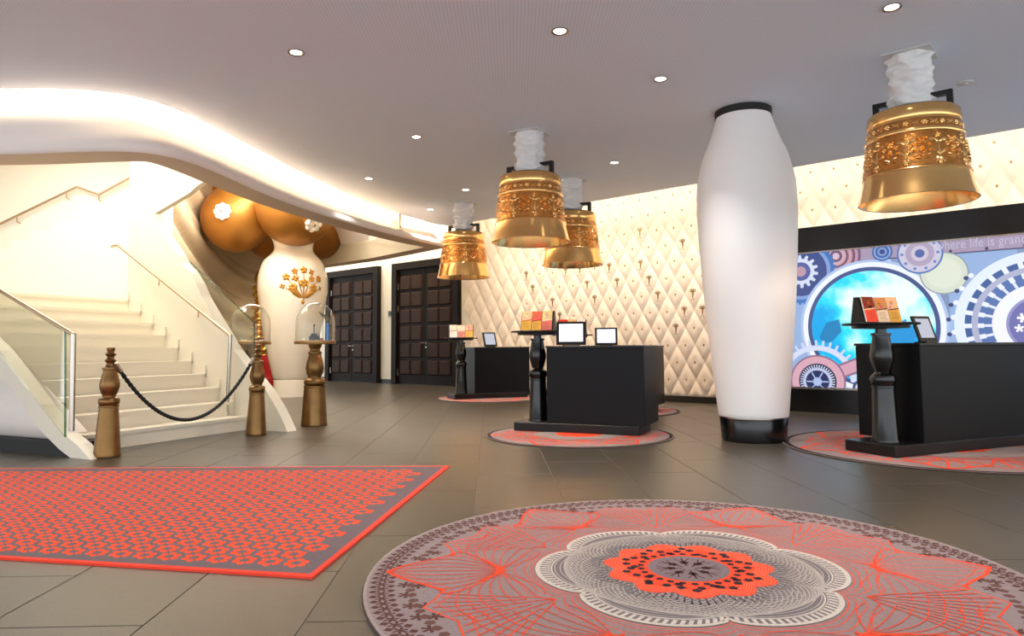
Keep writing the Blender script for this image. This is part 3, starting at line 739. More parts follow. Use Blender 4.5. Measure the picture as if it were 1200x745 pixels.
def make_bell():
    t = thing('bell_lamp', 'bell', 'pendant lamp', group=None)
    z = lambda pr: [(r, q * ZS + bz) for r, q in pr]
    MB().lathe(z(bprof) + [(.425, bz + .235 * ZS)], 64, cap=False).build('skirt', 'brass', t, smooth=40)
    MB().lathe([(.478, bz + .004), (.455, bz + .08 * ZS), (.428, bz + .235 * ZS), (.38, bz + .6 * ZS), (.37, bz + .84 * ZS)], 64, cap=False).build('inner_lining', 'brass', t, smooth=60)
    MB().lathe([(.478, bz + .004), (.4815, bz - .003), (.485, bz)], 64, cap=False).build('rim', 'steel', t, smooth=60)
    MB().lathe(z([(.43, .232), (.442, .237), (.442, .25), (.43, .258)]), 64, cap=False).build('waist_ring', 'brass', t, smooth=60)
    MB().lathe(z(bmid), 64, cap=False).build('body', 'brass_dark', t, smooth=60)
    mb = MB(); sf = bsurf(bmid); circ = 2 * PI * .41
    for i in range(10): sprig(mb, (i * circ / 10, .405), .165, sf, .016)
    for i in range(10):
        blossom(mb, ((i + .5) * circ / 10, .54), .032, sf, 5, .3, .012); blossom(mb, ((i + .5) * circ / 10, .30), .04, sf, 5, 1, .012)
        petal(mb, ((i + .5) * circ / 10, .33), PI / 2, .14, .02, sf, .01)
        for sg in (-1, 1): petal(mb, ((i + .5) * circ / 10, .36), PI / 2 + sg * .9, .08, .03, sf, .012); petal(mb, ((i + .5) * circ / 10, .48), PI / 2 + sg * 1.2, .08, .035, sf, .012)
    tag(mb.build('flower_relief', 'brass', t, normals=False), kind='stuff')
    MB().lathe(z([(.394, .585), (.404, .592), (.404, .622), (.391, .635)]), 64, cap=False).build('upper_ring', 'brass', t, smooth=60)
    MB().lathe(z(btop), 64, cap=False).build('band', 'brass_dark', t, smooth=60)
    mb = MB(); sf = bsurf(btop)
    for i in range(16):
        blossom(mb, (i * circ / 16, .677), .03, sf, 6, 0, .01)
        for sg in (-1, 1): petal(mb, ((i + .5) * circ / 16, .677), (PI if sg < 0 else 0) + .5, .042, .02, sf, .009); petal(mb, ((i + .5) * circ / 16, .677), (PI if sg < 0 else 0) - .5, .042, .02, sf, .009)
    tag(mb.build('band_relief', 'brass', t, normals=False), kind='stuff')
    MB().lathe(z(bcap), 64).build('cap', 'brass', t, smooth=40)
    MB().lathe(z([(.358, .8625), (.358, .87), (.0, .872)]), 48).build('lid', 'black_matte', t, smooth=30)
    zt = bz + .868 * ZS
    mb = MB()
    for sg in (-1, 1): mb.bbox((sg * .30 - .025, -.03, zt), (sg * .30 + .025, .03, zt + .13), .006)
    mb.bbox((-.325, -.03, zt + .12), (-.12, .03, zt + .165), .006).bbox((.12, -.03, zt + .12), (.325, .03, zt + .165), .006)
    mb.box((-.13, -.025, zt + .125), (.13, .025, zt + .155)).build('bracket', 'black', t)
    P = []; n, m_ = 56, 40; rs = random.Random(5); ph = [rs.uniform(0, 6.28) for _ in range(12)]
    z0_, z1_ = zt + .06, ZC - .012
    for j in range(m_ + 1):
        zz = z0_ + (z1_ - z0_) * j / m_
        for i in range(n):
            a = 2 * PI * i / n
            r = .165 + .012 * math.sin(zz * 47 + 2.2 * math.sin(a * 2 + ph[0])) + .007 * math.sin(zz * 90 + 3 * math.sin(a * 3 + ph[1])) + .008 * math.sin(5 * a + zz * 13)
            r += .028 * noise.noise(Vector((2.2 * math.cos(a), 2.2 * math.sin(a), zz * 11))) + .016 * noise.noise(Vector((5 * math.cos(a), 5 * math.sin(a), zz * 26 + 3)))
            if j == 0: r *= .93
            P.append((r * math.cos(a) * 1.05, r * math.sin(a), zz))
    fs = [(j * n + i, j * n + (i + 1) % n, (j + 1) * n + (i + 1) % n, (j + 1) * n + i) for j in range(m_) for i in range(n)] + [tuple(range(n - 1, -1, -1))]
    MB().add(P, fs).build('fabric_sleeve', 'sheath', t, smooth=180)
    MB().box((-.2, -.2, ZC - .012), (.2, .2, ZC - .001)).build('ceiling_plate', 'detector', t)
    MB().tube([(0, 0, zt), (0, 0, zt + .07)], .008, 6).build('cable', 'black', t)
    MB().sphere((0, 0, bz + .45), .05, 12, 8).build('bulb', 'bulb', t, smooth=180)
    return t
bell0 = make_bell()
bells = [((3.70, 6.22), -40, 'large brass bell pendant lamp nearest the camera, in front of the video wall top'),
         ((.235, 8.46), -30, 'brass bell pendant lamp hanging above the middle black reception desk'),
         ((-.885, 12.66), -26, 'smallest and farthest brass bell pendant lamp, in front of the dark door'),
         ((.955, 10.86), -24, 'brass bell pendant lamp partly hidden behind the middle bell')]
for i, ((x, y), rz, lab) in enumerate(bells):
    o = bell0 if i == 0 else dup(bell0, (x, y, 0), math.radians(rz))
    o.location = (x, y, 0); o.rotation_euler = (0, 0, math.radians(rz)); o['label'] = lab; o['group'] = 'brass bell pendant lamps'
    l = bpy.data.lights.new('bell_light', 'POINT'); l.energy = 22; l.color = WARM; l.shadow_soft_size = .08
    lo = bpy.data.objects.new('bell_light', l); col.objects.link(lo); lo.location = (x, y, bz + .3)

# ================================================================== DESKS
def base_profile(s=1.0, h=1.0): return None
BAL = [(.125, .0), (.125, .015), (.118, .03), (.104, .40), (.100, .50), (.106, .505), (.106, .525), (.098, .53), (.112, .555), (.118, .585), (.108, .62), (.078, .64), (.07, .655), (.085, .70), (.105, .77), (.108, .82), (.095, .89), (.08, .97), (.078, 1.0), (.09, 1.005), (.09, 1.025), (.05, 1.03), (.05, 1.085)]
def make_desk(loc, yaw, label, L=1.6):
    t = thing('reception_desk', label, 'desk', loc, math.radians(yaw), 'black reception desks')
    MB().bbox((0, 0, 0), (L - .03, .55, .1), .006).build('base', 'black', t)
    MB().bbox((.43, .03, .1), (L + .03, .75, 1.005), .006).build('body', 'desk', t)
    MB().bbox((.42, .02, 1.005), (L + .04, .76, 1.03), .004).build('desk_top', 'black', t)
    MB().lathe([(r, z + .1) for r, z in BAL], 24, center=(.22, .27, 0)).build('pedestal', 'black_gloss', t, smooth=40)
    MB().lathe([(.10, 1.165), (.25, 1.172), (.255, 1.2), (.2, 1.202)], 32, center=(.22, .27, 0)).build('tray_support', 'black', t, smooth=35)
    MB().lathe([(.25, 1.2), (.335, 1.203), (.34, 1.215), (.335, 1.222)], 40, center=(.22, .27, 0)).build('tray', 'black', t, smooth=35)
    return t
dm = G(602, 505.5); dr_ = G(1050, 538.5); df = G(533, 469); d4c = G(763, 485)
cy24 = (math.cos(math.radians(24)), math.sin(math.radians(24)))
desks = {}
desks['mid'] = (Vector((dm.x, dm.y, 0)), -24); desks['right'] = (Vector((dr_.x, dr_.y, 0)), 23)
desks['far'] = (Vector((df.x, df.y, 0)), 22); desks['hid'] = (Vector((d4c.x - 1.57 * cy24[0], d4c.y + 1.57 * cy24[1], 0)), -24)
RUGH = .018
LAB = dict(mid='black reception desk in the middle, turned pedestal at its left end', right='large black reception desk cut by the right edge of the picture',
           far='black reception desk near the dark door, farthest to the left', hid='black reception desk mostly hidden behind the middle one')
for k_, (p, yw) in desks.items(): make_desk(p + Vector((0, 0, RUGH)), yw, LAB[k_], 2.2 if k_ == 'right' else 1.6)
def dloc(k_, x, y, z):
    p, yw = desks[k_]; a = math.radians(yw)
    return Vector((p.x + x * math.cos(a) - y * math.sin(a), p.y + x * math.sin(a) + y * math.cos(a), z + RUGH))
# tablets
def tablet(k_, x, y, w, h, yaw, tilt, label, screen):
    t = thing('tablet_display', label, 'tablet', dloc(k_, x, y, 1.03), math.radians(yaw), 'tablet displays on the desks')
    M = Matrix.Rotation(math.radians(-tilt), 4, 'X')
    MB().bbox((-w / 2, -.012, .012), (w / 2, .012, h), .004, M).build('case', 'black', t)
    MB().box((-w / 2 + .035, -.0145, .05), (w / 2 - .035, -.0122, h - .03), M).build('screen', screen, t)
    MB().bbox((-w / 2 * .6, -.03, 0), (w / 2 * .6, .10, .012), .004).build('foot', 'black', t)
    MB().prism([M @ Vector((-.03, .012, h * .55)), M @ Vector((.03, .012, h * .55)), Vector((.03, .09, .01)), Vector((-.03, .09, .01))], (0, .006, 0)).build('prop', 'black', t)
tablet('mid', .72, .12, .36, .30, -8, 12, 'white lit tablet in a black case on the middle desk', 'display_white')
tablet('hid', .84, .14, .36, .30, -8, 12, 'white lit tablet right of the larger one, on the hidden rear desk', 'display_white')
tablet('far', .86, .25, .30, .32, 30, 20, 'small tilted tablet on the far left desk', 'display_grey')
tablet('right', .86, .25, .27, .28, 25, 18, 'grey tablet in black case on the right desk before the video wall', 'display_grey')
# leaflet stands and leaflets
def leaflet(root_loc, yaw, x, w, h, cols, label, seed, name='leaflet_stack', dy=0):
    rs = random.Random(seed)
    t = thing(name, label, 'leaflet', root_loc, yaw, 'leaflets on the desk trays')
    th = math.radians(14); to = lambda X, Z, l: (x + X, dy - .02 - l + Z * math.sin(th), .004 + Z * math.cos(th))
    MB().add([to(X, Z, l) for l in (0, -.014) for X, Z in ((0, 0), (w, 0), (w, h), (0, h))], [(0, 1, 2, 3), (7, 6, 5, 4), (0, 4, 5, 1), (1, 5, 6, 2), (2, 6, 7, 3), (3, 7, 4, 0)]).build('paper_block', 'white', t)
    p = Print2(lambda X, Z, l: to(X, Z, l + .0006), .0005)
    p.poly([(0, 0), (w, 0), (w, h), (0, h)], cols[0]); p.layer()
    p.poly([(0, h * .5), (w, h * .5), (w, h), (0, h)], cols[1]); p.layer()
    p.poly([(.0, h * .46), (w, h * .52), (w, h * .57), (0, h * .5)], cols[2])
    for _ in range(5):
        bx, by = rs.uniform(.1, .7) * w, rs.uniform(.56, .88) * h; p.flower(bx, by, w * rs.uniform(.1, .2), tuple(min(255, max(0, q + rs.randint(-60, 60))) for q in cols[1]), 5, rs.random(), .5)
    p.layer()
    for i in range(4): p.line([(w * .15, h * (.12 + .08 * i)), (w * rs.uniform(.6, .85), h * (.12 + .08 * i))], h * .018, tuple(int(q * .75) for q in cols[0]))
    p.mb.build('cover', 'paper_print', t)
def leaflets(k_, cols3, w, h, labs, stand_label, stand_yaw):
    c = dloc(k_, .22, .27, 1.222); a = math.radians(stand_yaw)
    t = thing('leaflet_stand', stand_label, 'stand', c, a, 'leaflet stands on the desk trays')
    W3 = 3 * w / 2 + .012
    MB().prism([(-W3, -.035, 0), (-W3, .13, 0), (-W3, .085, h * 1.0), (-W3, .035, h * 1.0)], (2 * W3, 0, 0)).build('holder', 'black', t)
    MB().bbox((-W3, -.075, 0), (W3, -.035, .006), .002).build('ledge', 'black', t)
    for i in range(3): leaflet(c + Vector((0, 0, .006)), a, -1.5 * w + i * w + .004, w - .008, h * (1.0 - .02 * (i % 2)), cols3[i], labs[i], i * 7 + len(k_), dy=-.034)
RD, YL, CR, WH = (206, 60, 46), (222, 176, 74), (232, 214, 176), (240, 236, 228)
leaflets('mid', [(YL, (226, 190, 150), RD), ((214, 170, 80), (214, 100, 80), (150, 40, 40)), ((214, 120, 110), (228, 208, 140), (236, 226, 200))], .135, .25,
         ['yellow leaflet on the middle desk tray, leftmost of three', 'red and gold leaflet in the centre of the middle desk tray', 'pink and cream leaflet on the middle desk tray, rightmost of three'], 'black leaflet holder on the tray of the middle desk', -20)
leaflets('right', [((214, 74, 54), (120, 48, 30), (240, 200, 150)), ((220, 200, 170), (190, 130, 80), (90, 60, 40)), ((206, 160, 70), (222, 180, 130), (90, 60, 40))], .145, .25,
         ['red leaflet on the right desk tray before the video wall', 'beige leaflet in the centre of the right desk tray', 'golden leaflet on the right desk tray, nearest the grey tablet'], 'black wedge leaflet holder on the tray of the right desk', 18)
leaflets('far', [(WH, (240, 220, 200), (150, 60, 50)), ((216, 140, 130), (236, 216, 190), (200, 180, 150)), ((226, 186, 90), (236, 180, 140), RD)], .16, .26,
         ['white leaflet on the far left desk tray by the door', 'pink leaflet in the centre of the far left desk tray', 'yellow leaflet at the right end of the far left desk tray'], 'black leaflet holder on the tray of the far left desk', 8)
leaflets('hid', [((226, 120, 60), (200, 50, 30), (240, 200, 150)), ((200, 150, 90), (222, 190, 120), (160, 80, 50)), ((236, 190, 90), (240, 236, 230), (200, 80, 50))], .15, .25,
         ['orange red leaflet above the lit tablet, leftmost of the rear three', 'tan leaflet above the lit tablet, middle of the rear three', 'white and yellow leaflet above the lit tablet, rightmost of the rear three'], 'black leaflet holder on the hidden rear desk tray', -8)

# ================================================================== RUGS
MAUVE, BROWN, REDC, CREAMC, GREYC, INK = (150, 132, 130), (96, 62, 56), (246, 82, 50), (214, 200, 186), (128, 116, 116), (58, 46, 50)
def mandala(R, full=True):
    p = Print2(lambda x, y, l: (x * R, y * R, .011 + l), .00022)
    rs = random.Random(11); n = 120 if full else 72
    p.disc(0, 0, 1, MAUVE, n); p.layer()
    p.ring(0, 0, .99, 1.0, (164, 146, 138), n)
    if not full: p.ring(0, 0, .955, .992, (50, 38, 38), n); p.layer()
    # outer floret bands
    if full:
        for i in range(150):
            a = 2 * PI * i / 150
            p.flower(.948 * math.cos(a), .948 * math.sin(a), .022, BROWN, 6, a, .3, 4)
            a += PI / 150; p.flower(.972 * math.cos(a), .972 * math.sin(a), .013, BROWN, 4, a, .5, 3); p.flower(.921 * math.cos(a), .921 * math.sin(a), .013, BROWN, 4, a, .5, 3)
    tab = [(0, .95), (4, .90), (9, .82), (13, .775), (17, .80), (21, .85), (25, .825), (30, .80)]
    def star(t):
        d = math.degrees(t) % 60; d = min(d, 60 - d)
        for (a, x), (b_, y) in zip(tab[:-1], tab[1:]):
            if a <= d <= b_: return x + (y - x) * (d - a) / (b_ - a)
        return .8
    if full:
        for i in range(64):
            a = 2 * PI * (i + .5) / 64
            for rr in (.80, .84, .88):
                if rr > star(a) + .015:
                    p.flower(rr * math.cos(a + rr * 2), rr * math.sin(a + rr * 2), .026, BROWN, 6, a, .3, 4)
        p.layer()
        for i in range(128):
            a = 2 * PI * i / 128
            if .865 > star(a) + .01: p.flower(.865 * math.cos(a), .865 * math.sin(a), .017, (112, 78, 70), 5, a, .5, 3)
    p.layer()
    N = 240 if full else 96
    T = [2 * PI * i / N for i in range(N)]
    pol = lambda r, t: (r * math.cos(t), r * math.sin(t))
    p.fan(0, 0, [pol(star(t), t) for t in T], (156, 130, 126)); p.layer()
    sil = lambda t: .405 + .075 * abs(math.cos(3 * t)) ** .55
    wl = .0040 if full else .013
    # guilloche red lines
    p.step = .045 if full else .12
    p.line([pol(star(t), t) for t in T], wl * 1.5, REDC, True)
    for f_ in ((.03, .08, .15, .24, .9) if full else (.1, .5)): p.line([pol(sil(t) + (star(t) - sil(t)) * f_, t) for t in T], wl * .8, REDC, True)
    for i in range(6):
        a0 = i * PI / 3
        for f_ in np.linspace(-1, 1, 11 if full else 5):        # leaf between node and tip
            pts = []
            for q in np.linspace(0, 1, 16):
                t = a0 + f_ * math.radians(15) * math.sin(PI * q) ** .8; r = .585 + .36 * q
                pts.append(pol(min(r, star(t) - .006), t))
            p.line(pts, wl * (1.6 if abs(f_) > .99 else 1.0), REDC)
        for f_ in np.linspace(-1, 1, 13 if full else 5):        # shell between two leaves
            pts = []; b0 = a0 + PI / 6; q0 = 0 if not full else (0, .45, .22, .45)[int(round((f_ + 1) * 6)) % 4]
            for q in np.linspace(q0, 1, 12):
                t = b0 + f_ * math.radians(17) * q ** .7; r = .50 + .36 * q - .03 * abs(f_) * q
                if r < star(t) - .008: pts.append(pol(r, t))
            if len(pts) > 2: p.line(pts, wl * 1.1, REDC)
        for k_ in range(8 if full else 2):                       # wings from the node back to the silver edge
            for sg in (-1, 1):
                pts = []
                for q in np.linspace(0, 1, 12):
                    t = a0 + sg * math.radians(2 + (22 + 1.2 * k_) * q); r = .585 + (.06 * k_ - .14) * math.sin(PI * q * .5) * (1 - .4 * q)
                    if r > sil(t) + .004: pts.append(pol(r, t))
                if len(pts) > 2: p.line(pts, wl * .75, REDC)
        if full: p.flower(*pol(.585, a0), .022, REDC, 4, a0, .3); p.flower(*pol(.775, a0 + math.radians(13)), .014, REDC, 4, a0, .3); p.flower(*pol(.775, a0 - math.radians(13)), .014, REDC, 4, a0, .3)
    p.step = 0; p.layer()
    # silver flower
    p.fan(0, 0, [pol(sil(t), t) for t in T], GREYC if full else (158, 146, 142)); p.layer()
    if full:
        p.line([pol(sil(t) - .006, t) for t in T], .014, CREAMC, True)
        for i in range(132):
            t = 2 * PI * i / 132; r = sil(t); p.line([pol(r - .012, t), pol(r - .042, t + .012)], .011, CREAMC)
        p.line([pol(sil(t) - .05, t) for t in T], .005, CREAMC, True)
        p.layer()
        p.step = .045
        for i in range(84):               # spirograph circles -> moire
            a = 2 * PI * i / 84; cx, cy, rr = .20 * math.cos(a), .20 * math.sin(a), .19
            pts = [(cx + rr * math.cos(q), cy + rr * math.sin(q)) for q in [2 * PI * j / 44 for j in range(44)]]
            p.line(pts, .0034, (190, 176, 166), True)
        for k_ in range(7): p.line([pol(sil(t) * (.72 + .035 * k_) - .01, t) for t in T], .0035, (188, 174, 164), True)
        p.step = 0; p.layer()
    # red heart
    hr = lambda t: .232 + .035 * abs(math.cos(5.5 * t)) ** 1.2
    if full:
        p.line([pol(hr(t) * 1.1 + .012, t) for t in T], .012, (150, 138, 134), True)
        for i in range(88): t = 2 * PI * i / 88; p.line([pol(hr(t) * 1.02, t), pol(hr(t) * 1.13 + .012, t)], .005, (98, 90, 96))
        p.layer()
    p.fan(0, 0, [pol(hr(t), t) for t in T], REDC); p.layer()
    if full:
        for k_ in range(6): p.line([pol(hr(t) * (.97 - .035 * k_), t) for t in T], .003, (250, 120, 90), True)
        p.layer()
        p.disc(0, 0, .125, (134, 116, 118)); p.layer()
        for i in range(40):
            a = 2 * PI * i / 40 + rs.uniform(-.05, .05); r = .185 + .022 * (i % 2) * (1 if i % 4 == 1 else -1) + rs.uniform(-.008, .008)
            p.flower(*pol(r, a), .016, INK, (5, 4, 6)[i % 3], a, .35, 3)
        for i in range(26): a = 2 * PI * i / 26; p.flower(*pol(.148, a), .013, INK, 5, a, .4, 3)
        for i in range(8):
            a = 2 * PI * i / 8; p.line([pol(.02, a), pol(.1, a)], .006, (92, 58, 52)); p.flower(*pol(.055, a), .018, (92, 58, 52), 5, a, .3, 3)
            for sg in (-1, 1): p.line([pol(.06, a), pol(.1, a + sg * .25)], .004, (92, 58, 52))
        p.layer()
    return p
def round_rug(R, loc, label, full, rz=0):
    t = thing('round_rug', label, 'rug', loc, rz, 'round rugs')
    MB().lathe([(R, 0), (R + .006, .004), (R + .002, .0095), (R - .01, .0102)], 96 if full else 64).build('pile', 'rug_edge', t, smooth=40)
    mandala(R, full).mb.build('woven_pattern', 'rug_print', t)
mat('rug_edge', (70, 56, 54), .95); mat('rug_red_edge', (244, 64, 38), .9)
round_rug(1.46, (.80, 3.26, 0), 'large round red and grey rug with ornate flower medallion in the foreground', True, 0)
mc = G(678, 509)
round_rug(1.09, (mc.x, mc.y - .05, 0), 'round rug under the middle reception desk', False)
q = dloc('right', 1.05, .3, 0); round_rug(1.5, (q.x, q.y, 0), 'round rug under the right reception desk', False)
q = dloc('far', .8, .2, 0); round_rug(1.09, (q.x, q.y, 0), 'round rug under the far left reception desk', False)
q = dloc('hid', .85, .3, 0); round_rug(1.09, (q.x, q.y, 0), 'round rug under the hidden rear desk', False)
# four-sided rug at left
c00, c10, c11, c01 = [Vector((p.x, p.y, 0)) for p in (G(0, 655.5), G(366, 678.5), G(527, 547), G(0, 550))]
ext = 1.35
c00 = c10 + (c00 - c10) * (3.05 / (c00 - c10).length); c01 = c11 + (c01 - c11) * (5.0 / (c01 - c11).length)
def bil(a, b_): return (c00 * (1 - a) + c10 * a) * (1 - b_) + (c01 * (1 - a) + c11 * a) * b_
rc = bil(.5, .5)
t = thing('red_floral_rug', 'four-sided grey rug with red flower wreaths and a red border at left', 'rug', rc)
MB().prism([bil(a, b_) for a, b_ in ((0, 0), (1, 0), (1, 1), (0, 1))], (0, 0, .011)).build('pile', 'rug_red_edge', t, world=True)
lenU, lenV = 4.0, 2.85
p = Print2(lambda x, y, l: tuple(bil(x / lenU, y / lenV) - rc + Vector((0, 0, .0112 + l))), .0003)
bd = .035
nb = 24
for i in range(nb):
    xa, xb = bd + (lenU - 2 * bd) * i / nb, bd + (lenU - 2 * bd) * (i + 1) / nb
    p.poly([(xa, bd), (xb, bd), (xb, lenV - bd), (xa, lenV - bd)], (116, 100, 102))
p.layer()
sx_, sy_ = .172, .128
wre = []
for j in range(60):
    for i in range(60):
        x = lenU - .20 - i * sx_ - (j % 2) * sx_ / 2; y = .17 + j * sy_
        if x < .1 or y > lenV - .13: continue
        wre.append((x, y, i, j))
for x, y, i, j in wre:
    for q in range(6):
        a = PI / 6 + q * PI / 3; p.flower(x + .054 * math.cos(a), y + .045 * math.sin(a), .0275, (246, 84, 50), 4, a + .4, .6, 3)
p.layer()
for x, y, i, j in wre:
    p.flower(x, y, .032, (116, 100, 102), 6, 0, .6, 3)
for x, y, i, j in wre:
    if (i * 3 + j) % 2 == 0: p.flower(x + sx_ / 2, y + .0, .02, (128, 96, 98), 4, .3, .5, 3)
p.layer()
p.mb.build('woven_pattern', 'rug_print', t)

# ================================================================== STANCHIONS + ROPE
SP = [(.118, 0), (.122, .012), (.118, .03), (.086, .47), (.084, .478), (.092, .482), (.092, .496), (.086, .5), (.094, .52), (.096, .545), (.088, .565), (.06, .578), (.058, .59), (.074, .62), (.088, .67), (.09, .70), (.08, .75), (.066, .80), (.06, .84), (.07, .848), (.07, .866), (.048, .872), (.036, .89), (.034, .91), (.048, .925), (.05, .94), (.034, .952), (.03, .97), (.046, .985), (.048, 1.0), (.032, 1.012), (.03, 1.02), (.037, 1.03), (.036, 1.06), (.0, 1.064)]
sp1 = G(123, 537); sp1 = Vector((sp1.x, sp1.y + .12, 0)); sp1.x *= (sp1.y / (sp1.y - .12)); sp1.x += .03; sp1.y -= .02
sp2 = G(300, 511); sp2 = Vector((sp2.x, sp2.y + .12, 0)); sp2.x *= (sp2.y / (sp2.y - .12))
def stanchion(pos, label, s=1):
    t = thing('rope_post', label, 'stanchion', pos, 0, 'bronze rope posts')
    i_ = 4
    MB().lathe([(r, z * s) for r, z in SP[:5]], 32).build('foot', 'bronze', t, smooth=35)
    MB().lathe([(r, z * s) for r, z in SP[4:22]], 32).build('baluster', 'bronze', t, smooth=50)
    MB().lathe([(r, z * s) for r, z in SP[21:]], 24).build('finial', 'bronze', t, smooth=50)
    return t
stanchion(sp1, 'bronze turned rope post at the foot of the stairs, nearest the red rug')
stanchion(sp2, 'bronze turned rope post at the right end of the stair foot', 1.03)
ra_ = sp1 + Vector((.04, .02, .90)); rb_ = sp2 + Vector((-.04, -.02, .925))
rp = []
for i in range(33):
    q = i / 32; p_ = ra_.lerp(rb_, q); p_.z -= .64 * (1 - (2 * q - 1) ** 2) ** 1.0; rp.append(p_)
t = thing('barrier_rope', 'black twisted barrier rope sagging between the two bronze posts', 'rope', (ra_ + rb_) / 2 - Vector((0, 0, .6)))
rad = [.019 + .0035 * ((i % 2) * 2 - 1) for i in range(97)]
rq = catmull(rp, 3)
MB().tube(rq, rad[:len(rq)], 10).build('cord', 'rope', t, smooth=60, world=True)
MB().tube([rq[0], rq[3]], .026, 10).build('end_cap', 'steel', t, smooth=60, world=True)
MB().tube([rq[-1], rq[-4]], .026, 10).build('end_cap', 'steel', t, smooth=60, world=True)

# ================================================================== GLASS CLOCHES
def display(pos, label, label2):
    t = thing('display_pedestal', label, 'pedestal', pos, 0, 'bronze display pedestals')
    DPR = [(.172, 0), (.176, .012), (.172, .03), (.140, .50), (.138, .51), (.146, .515), (.146, .535), (.135, .54)]
    MB().lathe(DPR, 32).build('foot', 'bronze', t, smooth=35)
    MB().lathe([(.12, .54), (.138, .56), (.142, .59), (.128, .625), (.09, .645), (.088, .66), (.112, .71), (.122, .77), (.112, .85), (.088, .93), (.08, .965), (.092, .972), (.092, .99), (.075, .995), (.066, 1.02), (.068, 1.04), (.085, 1.06), (.088, 1.10)], 32).build('baluster', 'bronze', t, smooth=50)
    MB().lathe([(.088, 1.095), (.268, 1.1), (.277, 1.105), (.277, 1.14), (.268, 1.145)], 40).build('tray', 'bronze_tray', t, smooth=35)
    g = thing('glass_cloche', label2, 'glass dome', pos + Vector((0, 0, 1.145)), 0, 'glass cloches')
    pf = [(.262, 0), (.262, .2), (.258, .28), (.24, .36), (.2, .43), (.14, .485), (.07, .515), (.0, .525)]
    pf = [(max(0, p_.x), p_.y) for p_ in catmull([Vector((r, z, 0)) for r, z in pf], 3)]
    MB().lathe(pf, 40, cap=False).build('dome', 'cloche', g, smooth=180)
    MB().lathe([(.258, 0), (.266, .0), (.266, .012), (.262, .014)], 40, cap=False).build('rim', 'cloche', g, smooth=40)
    return pos + Vector((0, 0, 1.145))
dp1 = G(368, 500); dp1 = Vector((dp1.x * (dp1.y + .17) / dp1.y, dp1.y + .17, 0))
top = display(dp1, 'bronze display pedestal standing free before the white vase column', 'clear glass cloche with a dark miniature inside, right of the stairs')
t = thing('miniature_machine', 'tiny dark machine with a thin mast and blue tube inside the right glass cloche', 'miniature', top)
MB().bbox((-.075, -.05, 0), (.05, .05, .07), .01).bbox((-.055, -.035, .07), (.02, .035, .1), .008).build('body', 'tiny_dark', t)
MB().tube([(-.02, 0, .09), (-.02, 0, .2)], .006, 6).sphere((-.02, 0, .21), .016, 8, 6).build('mast', 'tiny_dark', t)
MB().lathe([(.03, 0), (.03, .02), (.02, .035), (.0, .04)], 12, center=(.09, -.03, 0)).build('knob', 'tiny_red', t)
mat('blue_tube', (40, 130, 220), .15, coat=.5)
MB().lathe([(.016, 0), (.016, .22), (.008, .24), (.0, .245)], 10, center=(.16, .02, 0)).build('tube', 'blue_tube', t, smooth=40)
mat('grey_paper', (110, 108, 106), .6)
MB().add([(.02, .05, .40), (.12, .02, .36), (.16, .06, .26), (.10, .04, .30), (.07, .07, .33)], [(0, 1, 4), (1, 2, 3), (1, 3, 4)]).prism([(.085, .05, 0), (.092, .05, 0), (.092, .05, .33), (.085, .05, .33)], (0, .005, 0)).build('paper_wing', 'grey_paper', t)
dp2 = atD(291, 500, dp1.y + .15); dp2.z = 0
top = display(dp2, 'bronze display pedestal behind the rear rope post and stair glass', 'clear glass cloche seen through the stair glass')

# ================================================================== VASE COLUMN WITH GOLD BALLS
vp = G(341, 465.5); VD = vp.y + .34; vp = Vector((vp.x * VD / vp.y, VD, 0)); ms = VD / F
vv = lambda v: H + (409.5 - v) * ms
vc = thing('vase_column', 'white vase shaped column with gold floral motif carrying big gold balls', 'column', vp)
rB = 20 * ms
MB().lathe([(rB, 0), (rB, vv(445)), (rB - .02, vv(444.2))], 40).build('plinth', 'vase_white', vc, smooth=40)
vpr = [(19.5, 444), (21, 440), (27, 415), (34, 380), (38, 352), (39.5, 338), (38.5, 322), (34, 308), (27, 300), (23.5, 296), (22, 292), (22.5, 286), (25, 280), (28, 272)]
vpr = [(p_.x * ms, vv(p_.y)) for p_ in catmull([Vector((r, z, 0)) for r, z in vpr], 4)]
MB().lathe(vpr, 56).build('vase', 'vase_white', vc, smooth=60)
aM = math.atan2(-1, .30) + .0
def vsurf(x, z, h):
    r = ptR(vpr, z) + h + .004; a = math.atan2(-vp.y, -vp.x) + .30 + x / (37 * ms); return (r * math.cos(a), r * math.sin(a), z)
mb = MB(); mz = vv(335); s_ = .34
def PT_(x, y): return (x * .019, mz + y * .019)     # pixel-like units
for x, y, r, n in ((0, 15, 4.6, 5), (-9.5, 13, 4, 5), (9, 13, 4, 4), (-18, 6.5, 4.6, 5), (18, 6, 4.2, 6), (-9, 5, 4.2, 4), (9, 5, 4, 5), (0, 0, 5.2, 6), (-11, -5, 4.8, 8), (11, -4.5, 4.8, 7), (-22, -4, 3.4, 4), (20, -5, 3, 4)):
    blossom(mb, PT_(x, y), r * .019, vsurf, n, .4, .02)
for sg in (-1, 1):
    petal(mb, PT_(sg * 2, -17), PI / 2 - sg * .85, 17 * .019, 5.5 * .019, vsurf, .02)
    for x1_, y1_ in ((11, -5), (18, 6), (20, -5), (9, 13)):
        petal(mb, PT_(0, -17), math.atan2(y1_ + 17, sg * x1_), math.hypot(x1_, y1_ + 17) * .019, 1.5 * .019, vsurf, .012)
petal(mb, PT_(0, -22), PI / 2, 40 * .019, 1.6 * .019, vsurf, .012); petal(mb, PT_(0, -24), PI / 2, 6 * .019, 4 * .019, vsurf, .02)
mo = mb.build('floral_motif', 'gold_leaf', vc, normals=False); mo['label'] = 'gold flower bouquet emblem'
